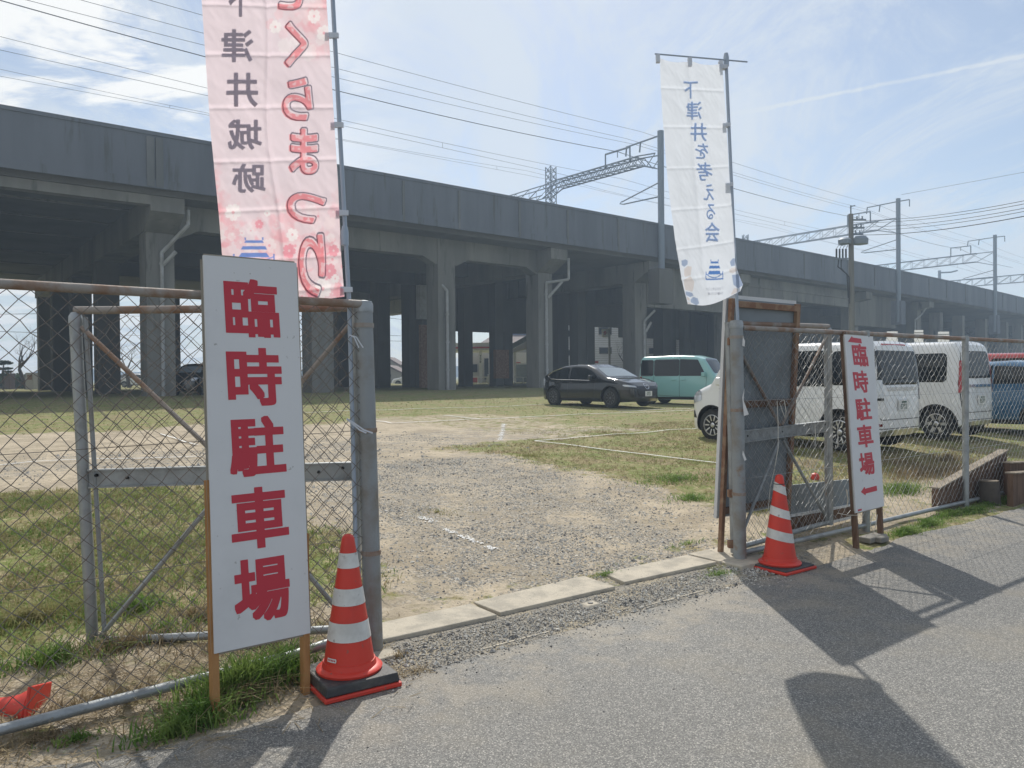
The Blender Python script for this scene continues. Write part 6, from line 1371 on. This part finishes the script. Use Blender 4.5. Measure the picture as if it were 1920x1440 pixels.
cord('pale cord looped over the top wire of the right gate', [(1463, 753), (1470, 750), (1474, 770), (1472, 784), (1466, 768), (1462, 756)], [6.3] * 6, .0035)
cord('short white cord hanging below the middle beam of the right gate', [(1528, 796), (1529, 815), (1528, 836)], [6.6] * 3, .004)
cord('white cord slanting from the fence wire to the low board', [(1558, 888), (1552, 905), (1540, 928), (1526, 944)], [6.62] * 4, .0035)
cord('white wire loop hanging over the wheel beside the smaller sign', [(1588, 782), (1577, 783), (1571, 800), (1571, 838), (1567, 841), (1567, 835)], [6.7] * 6, .004)
cord('white wire hanging left of the smaller sign near its foot', [(1587, 918), (1590, 935), (1588, 950)], [6.7] * 3, .004)
cord('white cord tied round the left leg of the smaller sign', [(1570, 962), (1590, 966), (1610, 966)], [6.6, 6.55, 6.5], .0025)
cord('white cord dangling between the legs of the smaller sign', [(1636, 962), (1632, 985), (1638, 1000), (1642, 985), (1645, 965)], [6.8] * 5, .0035)
cord('loop of cord hanging at the left edge of the near sign', [(386, 838), (380, 845), (386, 870), (390, 905)], [3.6] * 4, .002)
q_ = G(1636, 1015); mb = MB(); mb.box(q_ + V((0, 0, .03)), .30, .12, .05, (U, NN, ZP)); mb.box(q_ + V((.05, -.05, .03)), .14, .08, .05, (U, NN, ZP)); mb.build('concrete_chunk', 'kerb_dark', label='broken concrete chunk on the ground beneath the smaller sign', cat='concrete chunk', bevel=.012)
# ------------------------------------------------------------------ boundary strings and chalk in the lot
def ground_line(name, label, pts, r, m, kind=None, up=.02, cat='boundary string', group='white strings marking the parking bays'):
    g = [GT(*p) for p in pts]; q = []
    for a, b in zip(g, g[1:]):
        n = max(2, int((b - a).length / .35))
        for k in range(n): p = a.lerp(b, k / n); p.z = zg(p.x, p.y) + up + .006 * noise.noise(p * 2); q.append(p)
    q.append(g[-1] + V((0, 0, up))); mb = MB(); vs = []
    for i, p in enumerate(q):
        d_ = (q[min(i + 1, len(q) - 1)] - q[max(0, i - 1)]); d_.z = 0; d_.normalize(); s_ = V((-d_.y, d_.x, 0)) * r * 1.5; vs += [p - s_, p + s_, p + s_ + V((0, 0, .004)), p - s_ + V((0, 0, .004))]
    fs = []
    for i in range(len(q) - 1):
        a = 4 * i; b = a + 4; fs += [(a, a + 1, b + 1, b), (a + 1, a + 2, b + 2, b + 1), (a + 2, a + 3, b + 3, b + 2), (a + 3, a, b, b + 3)]
    mb.add(vs, fs); mb.build(name, m, label=label, cat=cat, group=group)
ground_line('marking_string', 'white string across the turf in front of the black hatchback, left part', [(560, 775), (708, 770), (792, 767), (909, 764), (1020, 759)], .016, 'chalk')
ground_line('marking_string', 'bent white string crossing the dirt track in the middle', [(700, 790), (734, 795), (901, 787), (1080, 778), (1345, 768)], .016, 'chalk')
ground_line('marking_string', 'short white string angling back from the dirt track', [(901, 787), (832, 780)], .014, 'chalk')
ground_line('marking_string', 'white string corner on the right-hand grass, far side', [(1003, 829), (1080, 822), (1320, 804)], .011, 'chalk')
ground_line('marking_string', 'white string corner on the right-hand grass, near side', [(1003, 829), (1140, 846), (1350, 871)], .010, 'chalk')
ground_line('marking_string', 'white string in front of the hatchback reaching the mint wagon', [(1160, 772), (1340, 765)], .014, 'chalk')
ground_line('marking_string', 'white string near the fence at far left', [(-60, 879), (0, 874), (63, 868), (230, 862), (380, 858)], .010, 'chalk')
ground_line('marking_string', 'white string running left of the near sign, far side', [(300, 815), (370, 836)], .010, 'chalk')
def chalkmark(pts, w, seed, label):
    g = [GT(*p) for p in pts]; mb = MB(); rnd = random.Random(seed)
    for a, b in zip(g, g[1:]):
        d = (b - a); L = d.length; d.normalize(); s = V((-d.y, d.x, 0))
        for k in range(int(L / .012)):
            if noise.noise(V((k * .09, seed, 0))) < -.18: continue
            for _ in range(3):
                p = a + d * (k * .012 + rnd.uniform(-.02, .02)) + s * rnd.gauss(0, w * .38); z = zg(p.x, p.y) + .006; h = rnd.uniform(.004, .014); p.z = z
                mb.add([p + V((-h, -h * .7, 0)), p + V((h, -h * .5, .002)), p + V((h * .7, h, 0)), p + V((-h * .6, h * .8, .003))], [(0, 1, 2, 3)])
    o = mb.build('chalk_marking', 'chalk', kind='structure')
chalkmark([(836, 993), (880, 1012), (930, 1031)], .045, 1, ''); chalkmark([(790, 970), (812, 981)], .06, 2, ''); chalkmark([(945, 795), (943, 808), (938, 826)], .07, 3, '')
# ------------------------------------------------------------------ grass, straw and gravel
def scatter(name, m, n, fn, seed, label=None, cat=None, kind='stuff'):
    rnd = random.Random(seed); mb = MB(); c = 0
    for _ in range(n): fn(mb, rnd)
    if mb.v:
        o = mb.build(name, m, kind=kind)
        if label: o['label'] = label; o['category'] = cat
def blade(mb, rnd, p, h, w, lean):
    a = rnd.uniform(0, 2 * pi); s = V((cos(a), sin(a), 0)); l = V((rnd.gauss(0, 1), rnd.gauss(0, 1), 0)) * lean * h
    p1 = p + V((0, 0, h * .55)) + l * .35; p2 = p + V((0, 0, h * (.95 - lean * .25))) + l
    mb.add([p - s * w, p + s * w, p1 + s * w * .75, p1 - s * w * .75, p2], [(0, 1, 2, 3), (3, 2, 4)])
def area(t0, t1, d0, d1, hmin, hmax, w, lean, dens=None, zoff=-.005):
    def f(mb, rnd):
        for _ in range(6):
            t, d = rnd.uniform(t0, t1), rnd.uniform(d0, d1)
            if dens is None or rnd.random() < dens(t, d): break
        else: return
        p = FT(t, d); p.z = (zg(p.x, p.y) if d > 0 else 0) + zoff
        for _ in range(rnd.choice((2, 3, 4))): blade(mb, rnd, p + V((rnd.gauss(0, .012), rnd.gauss(0, .012), 0)), rnd.uniform(hmin, hmax), w, lean)
    return f
gd = lambda t, d: max(0, cover(t, d)[1] - .35) * 1.5 * (.35 + .9 * (noise.noise(V((t * 1.3, d * 1.3, 4))) + .3))
scatter('short_turf', 'grass_olive', 15000, area(-7, 1.8, .3, 6.5, .02, .085, .0038, .9, gd), 1)
scatter('short_turf', 'grass_lush', 7000, area(-7, 1.5, .5, 5.5, .03, .09, .0035, .8, gd), 8)
scatter('dry_turf', 'grass_dry', 12000, area(-7, 2.2, .2, 7, .02, .07, .003, 1.2, gd), 2)
scatter('short_turf', 'grass_olive', 7000, area(3.6, 14, .4, 9, .02, .06, .0035, .9, gd), 3)
scatter('dry_turf', 'grass_dry', 8000, area(3.4, 14, .2, 9, .02, .07, .003, 1.2, gd), 4)
scatter('short_turf', 'grass_olive', 5000, area(-12, 18, 7, 26, .02, .06, .006, .9, gd), 5)
# lush clumps
def clump(centre, rad_, n, h0, h1, m, seed, w=.0038, lean=.5, name='grass_tuft', zoff=-.005):
    rnd = random.Random(seed); mb = MB()
    for _ in range(n):
        a, r = rnd.uniform(0, 2 * pi), abs(rnd.gauss(0, .5)); p = centre + (U * cos(a) * rad_[0] + NN * sin(a) * rad_[1]) * r; p.z = zg(p.x, p.y) + zoff
        blade(mb, rnd, p, rnd.uniform(h0, h1) * max(.35, 1 - r * .35), w, lean * rnd.uniform(.3, 1.6))
    mb.build(name, m, kind='stuff')
clump(G(455, 1305), (.34, .10), 900, .10, .27, 'grass_lush', 1, .0042, .45); clump(G(340, 1375), (.25, .08), 300, .05, .13, 'grass_lush', 2); clump(G(530, 1270), (.2, .12), 420, .10, .24, 'grass_lush', 3, .0042)
clump(G(380, 1350), (.3, .10), 420, .06, .18, 'grass_lush', 51, .004, .7); clump(G(200, 1330), (.7, .12), 420, .03, .11, 'grass_dry', 52, .003, 1.0); clump(G(60, 1400), (.5, .08), 260, .02, .07, 'grass_dry', 53, .003, 1.2); clump(G(500, 1220), (.7, .18), 520, .04, .16, 'grass_dry', 54, .003, .8); clump(G(250, 1180), (.5, .2), 420, .05, .15, 'grass_lush', 55, .0035, .8); clump(G(60, 1200), (.7, .3), 700, .05, .15, 'grass_olive', 56, .0035, .8)
clump(G(450, 1320), (.5, .10), 260, .06, .18, 'grass_dry', 4, .003, 1.2); clump(G(240, 1240), (.6, .16), 420, .05, .16, 'grass_dry', 5, .003, .6); clump(G(90, 1270), (.6, .2), 420, .05, .16, 'grass_lush', 6, .0035, .8)
clump(G(370, 1190), (.6, .15), 340, .05, .16, 'grass_dry', 7, .003, .8); clump(G(140, 1395), (.15, .04), 120, .03, .07, 'grass_lush', 8); clump(G(310, 1215), (.3, .1), 160, .05, .14, 'grass_lush', 9)
clump(G(1350, 1082), (.28, .06), 420, .02, .07, 'grass_lush', 10, .003, .9); clump(G(1340, 1073), (.3, .05), 200, .02, .06, 'grass_olive', 11, .003, .9); clump(G(1135, 1090), (.14, .04), 160, .02, .06, 'grass_lush', 12, .003, .9)
for i, (x, y, s) in enumerate(((1700, 1000, .35), (1740, 985, .4), (1780, 968, .45), (1820, 962, .5), (1860, 948, .5), (1900, 938, .5), (1945, 925, .6), (1850, 930, .3))):
    clump(G(x, y), (s, .10), 620, .04, .10 if i < 6 else .13, 'grass_lush', 20 + i, .0035, .7)
clump(G(1690, 935), (.7, .25), 900, .05, .17, 'grass_lush', 30, .004, .7); clump(G(1720, 905), (1.0, .5), 1100, .06, .20, 'grass_dry', 31, .0032, .6); clump(G(1780, 880), (1.2, .6), 900, .06, .2, 'grass_dry', 32, .0035, .6)
clump(G(1800, 900), (1.4, .45), 1500, .06, .2, 'grass_dry', 61, .0032, .7); clump(G(1690, 890), (1.0, .7), 900, .05, .16, 'grass_dry', 62, .0032, .8); clump(G(1640, 900), (.8, .5), 500, .05, .14, 'grass_olive', 63, .0034, .8)
clump(G(1500, 880), (.6, .4), 500, .05, .14, 'grass_olive', 33, .0035, .7); clump(G(1270, 930), (.8, .4), 800, .04, .10, 'grass_lush', 34, .004, .9); clump(G(1300, 960), (.5, .3), 420, .04, .09, 'grass_lush', 35, .004, .9); clump(G(1420, 975), (.4, .25), 420, .04, .10, 'grass_olive', 36, .0035, .9)
clump(G(775, 1262), (.28, .03), 260, .01, .05, 'grass_dry', 37, .0022, 1.5); clump(G(745, 1240), (.08, .03), 60, .04, .08, 'grass_dry', 38, .003, .5); clump(G(1290, 1035), (.5, .08), 120, .02, .06, 'grass_lush', 39, .003, .9)
clump(G(1000, 890), (.6, .6), 260, .03, .07, 'grass_olive', 40, .004, .9); clump(G(820, 1000), (.4, .3), 140, .02, .05, 'grass_olive', 41, .003, .9)
# straw litter under the left fence
def straw(mb, rnd):
    t, d = rnd.uniform(-3.2, .1), rnd.gauss(.15, .28)
    p = FT(t, d); p.z = max(0, zg(p.x, p.y)) + rnd.uniform(.003, .02); a = rnd.uniform(0, pi); L = rnd.uniform(.02, .07); dr_ = V((cos(a), sin(a), rnd.gauss(0, .15))); s = V((-dr_.y, dr_.x, 0)) * .0018
    mb.add([p - dr_ * L - s, p + dr_ * L - s, p + dr_ * L + s + V((0, 0, .001)), p - dr_ * L + s], [(0, 1, 2, 3)])
scatter('straw_litter', 'grass_dry', 4200, straw, 61)
# gravel
ICO = None
def pebble(mb, rnd, p, s):
    q = [V((1, 0, 0)), V((0, 1, 0)), V((-1, 0, 0)), V((0, -1, 0)), V((0, 0, .8)), V((0, 0, -.6))]; a = rnd.uniform(0, pi); R3 = Matrix.Rotation(a, 3, 'Z') @ Matrix.Rotation(rnd.uniform(-.5, .5), 3, 'X')
    mb.add([p + R3 @ (v * s * rnd.uniform(.6, 1.25)) for v in q], [(0, 1, 4), (1, 2, 4), (2, 3, 4), (3, 0, 4), (1, 0, 5), (2, 1, 5), (3, 2, 5), (0, 3, 5)])
def grav(t0, t1, d0, d1, s0, s1):
    def f(mb, rnd):
        for _ in range(8):
            t, d = rnd.uniform(t0, t1), rnd.uniform(d0, d1)
            if rnd.random() < cover(t, d)[0] * (.4 + noise.noise(V((t * 1.2, d * 1.2, 8))) * 1.2 + .2): break
        else: return
        p = FT(t, d); p.z = (zg(p.x, p.y) if d > -.3 else 0.002); pebble(mb, rnd, p, rnd.uniform(s0, s1) * (1 if rnd.random() < .93 else 2.0))
    return f
mat('gravel_dark', (.13, .128, .125), .85); mat('gravel_pale', (.58, .55, .49), .85)
scatter('gravel', 'stone_grey', 13000, grav(-1, 5, .25, 6, .003, .011), 71); scatter('gravel', 'gravel_dark', 3000, grav(-1, 5, .3, 6, .003, .011), 72); scatter('gravel', 'gravel_pale', 8000, grav(-1, 5, .25, 6, .003, .012), 73)
scatter('gravel', 'stone_grey', 4000, grav(-8, 6, 6, 11, .006, .02), 74)
def gr2(mb, rnd):
    t = rnd.uniform(-.2, 3.3); d = -.02 - abs(rnd.gauss(.18, .12)); p = FT(t, d); p.z = max(.006, .034 * (1 + d / .5)) if t < 3.1 else .006; pebble(mb, rnd, p, rnd.uniform(.003, .008) * (1 if rnd.random() < .96 else 2.4))
scatter('gravel', 'gravel_dark', 1100, gr2, 75); scatter('gravel', 'gravel_pale', 3800, gr2, 76); scatter('gravel', 'stone_grey', 2200, gr2, 78)
def gr3(mb, rnd):
    t = rnd.uniform(-1, 8); d = -.25 - abs(rnd.gauss(0, .5)); p = FT(t, d); p.z = .006; pebble(mb, rnd, p, rnd.uniform(.002, .005))
scatter('gravel', 'gravel_dark', 900, gr3, 77)
# ------------------------------------------------------------------ air
mh = bpy.data.materials.new('haze'); mh.use_nodes = True; t = mh.node_tree; t.nodes.clear(); o = N(t, 'ShaderNodeOutputMaterial'); pv = N(t, 'ShaderNodeVolumePrincipled')
pv.inputs['Color'].default_value = (.62, .79, 1.0, 1); pv.inputs['Density'].default_value = HAZE; pv.inputs['Anisotropy'].default_value = .35; t.links.new(pv.outputs[0], o.inputs['Volume']); MT['haze'] = mh
if HAZE:
    mb = MB(); mb.hexa([(-420, -12, -1.3), (420, -12, -1.3), (420, 420, -1.3), (-420, 420, -1.3)], [(-420, -12, 26), (420, -12, 26), (420, 420, 26), (-420, 420, 26)]); mb.build('haze', 'haze', kind='stuff')
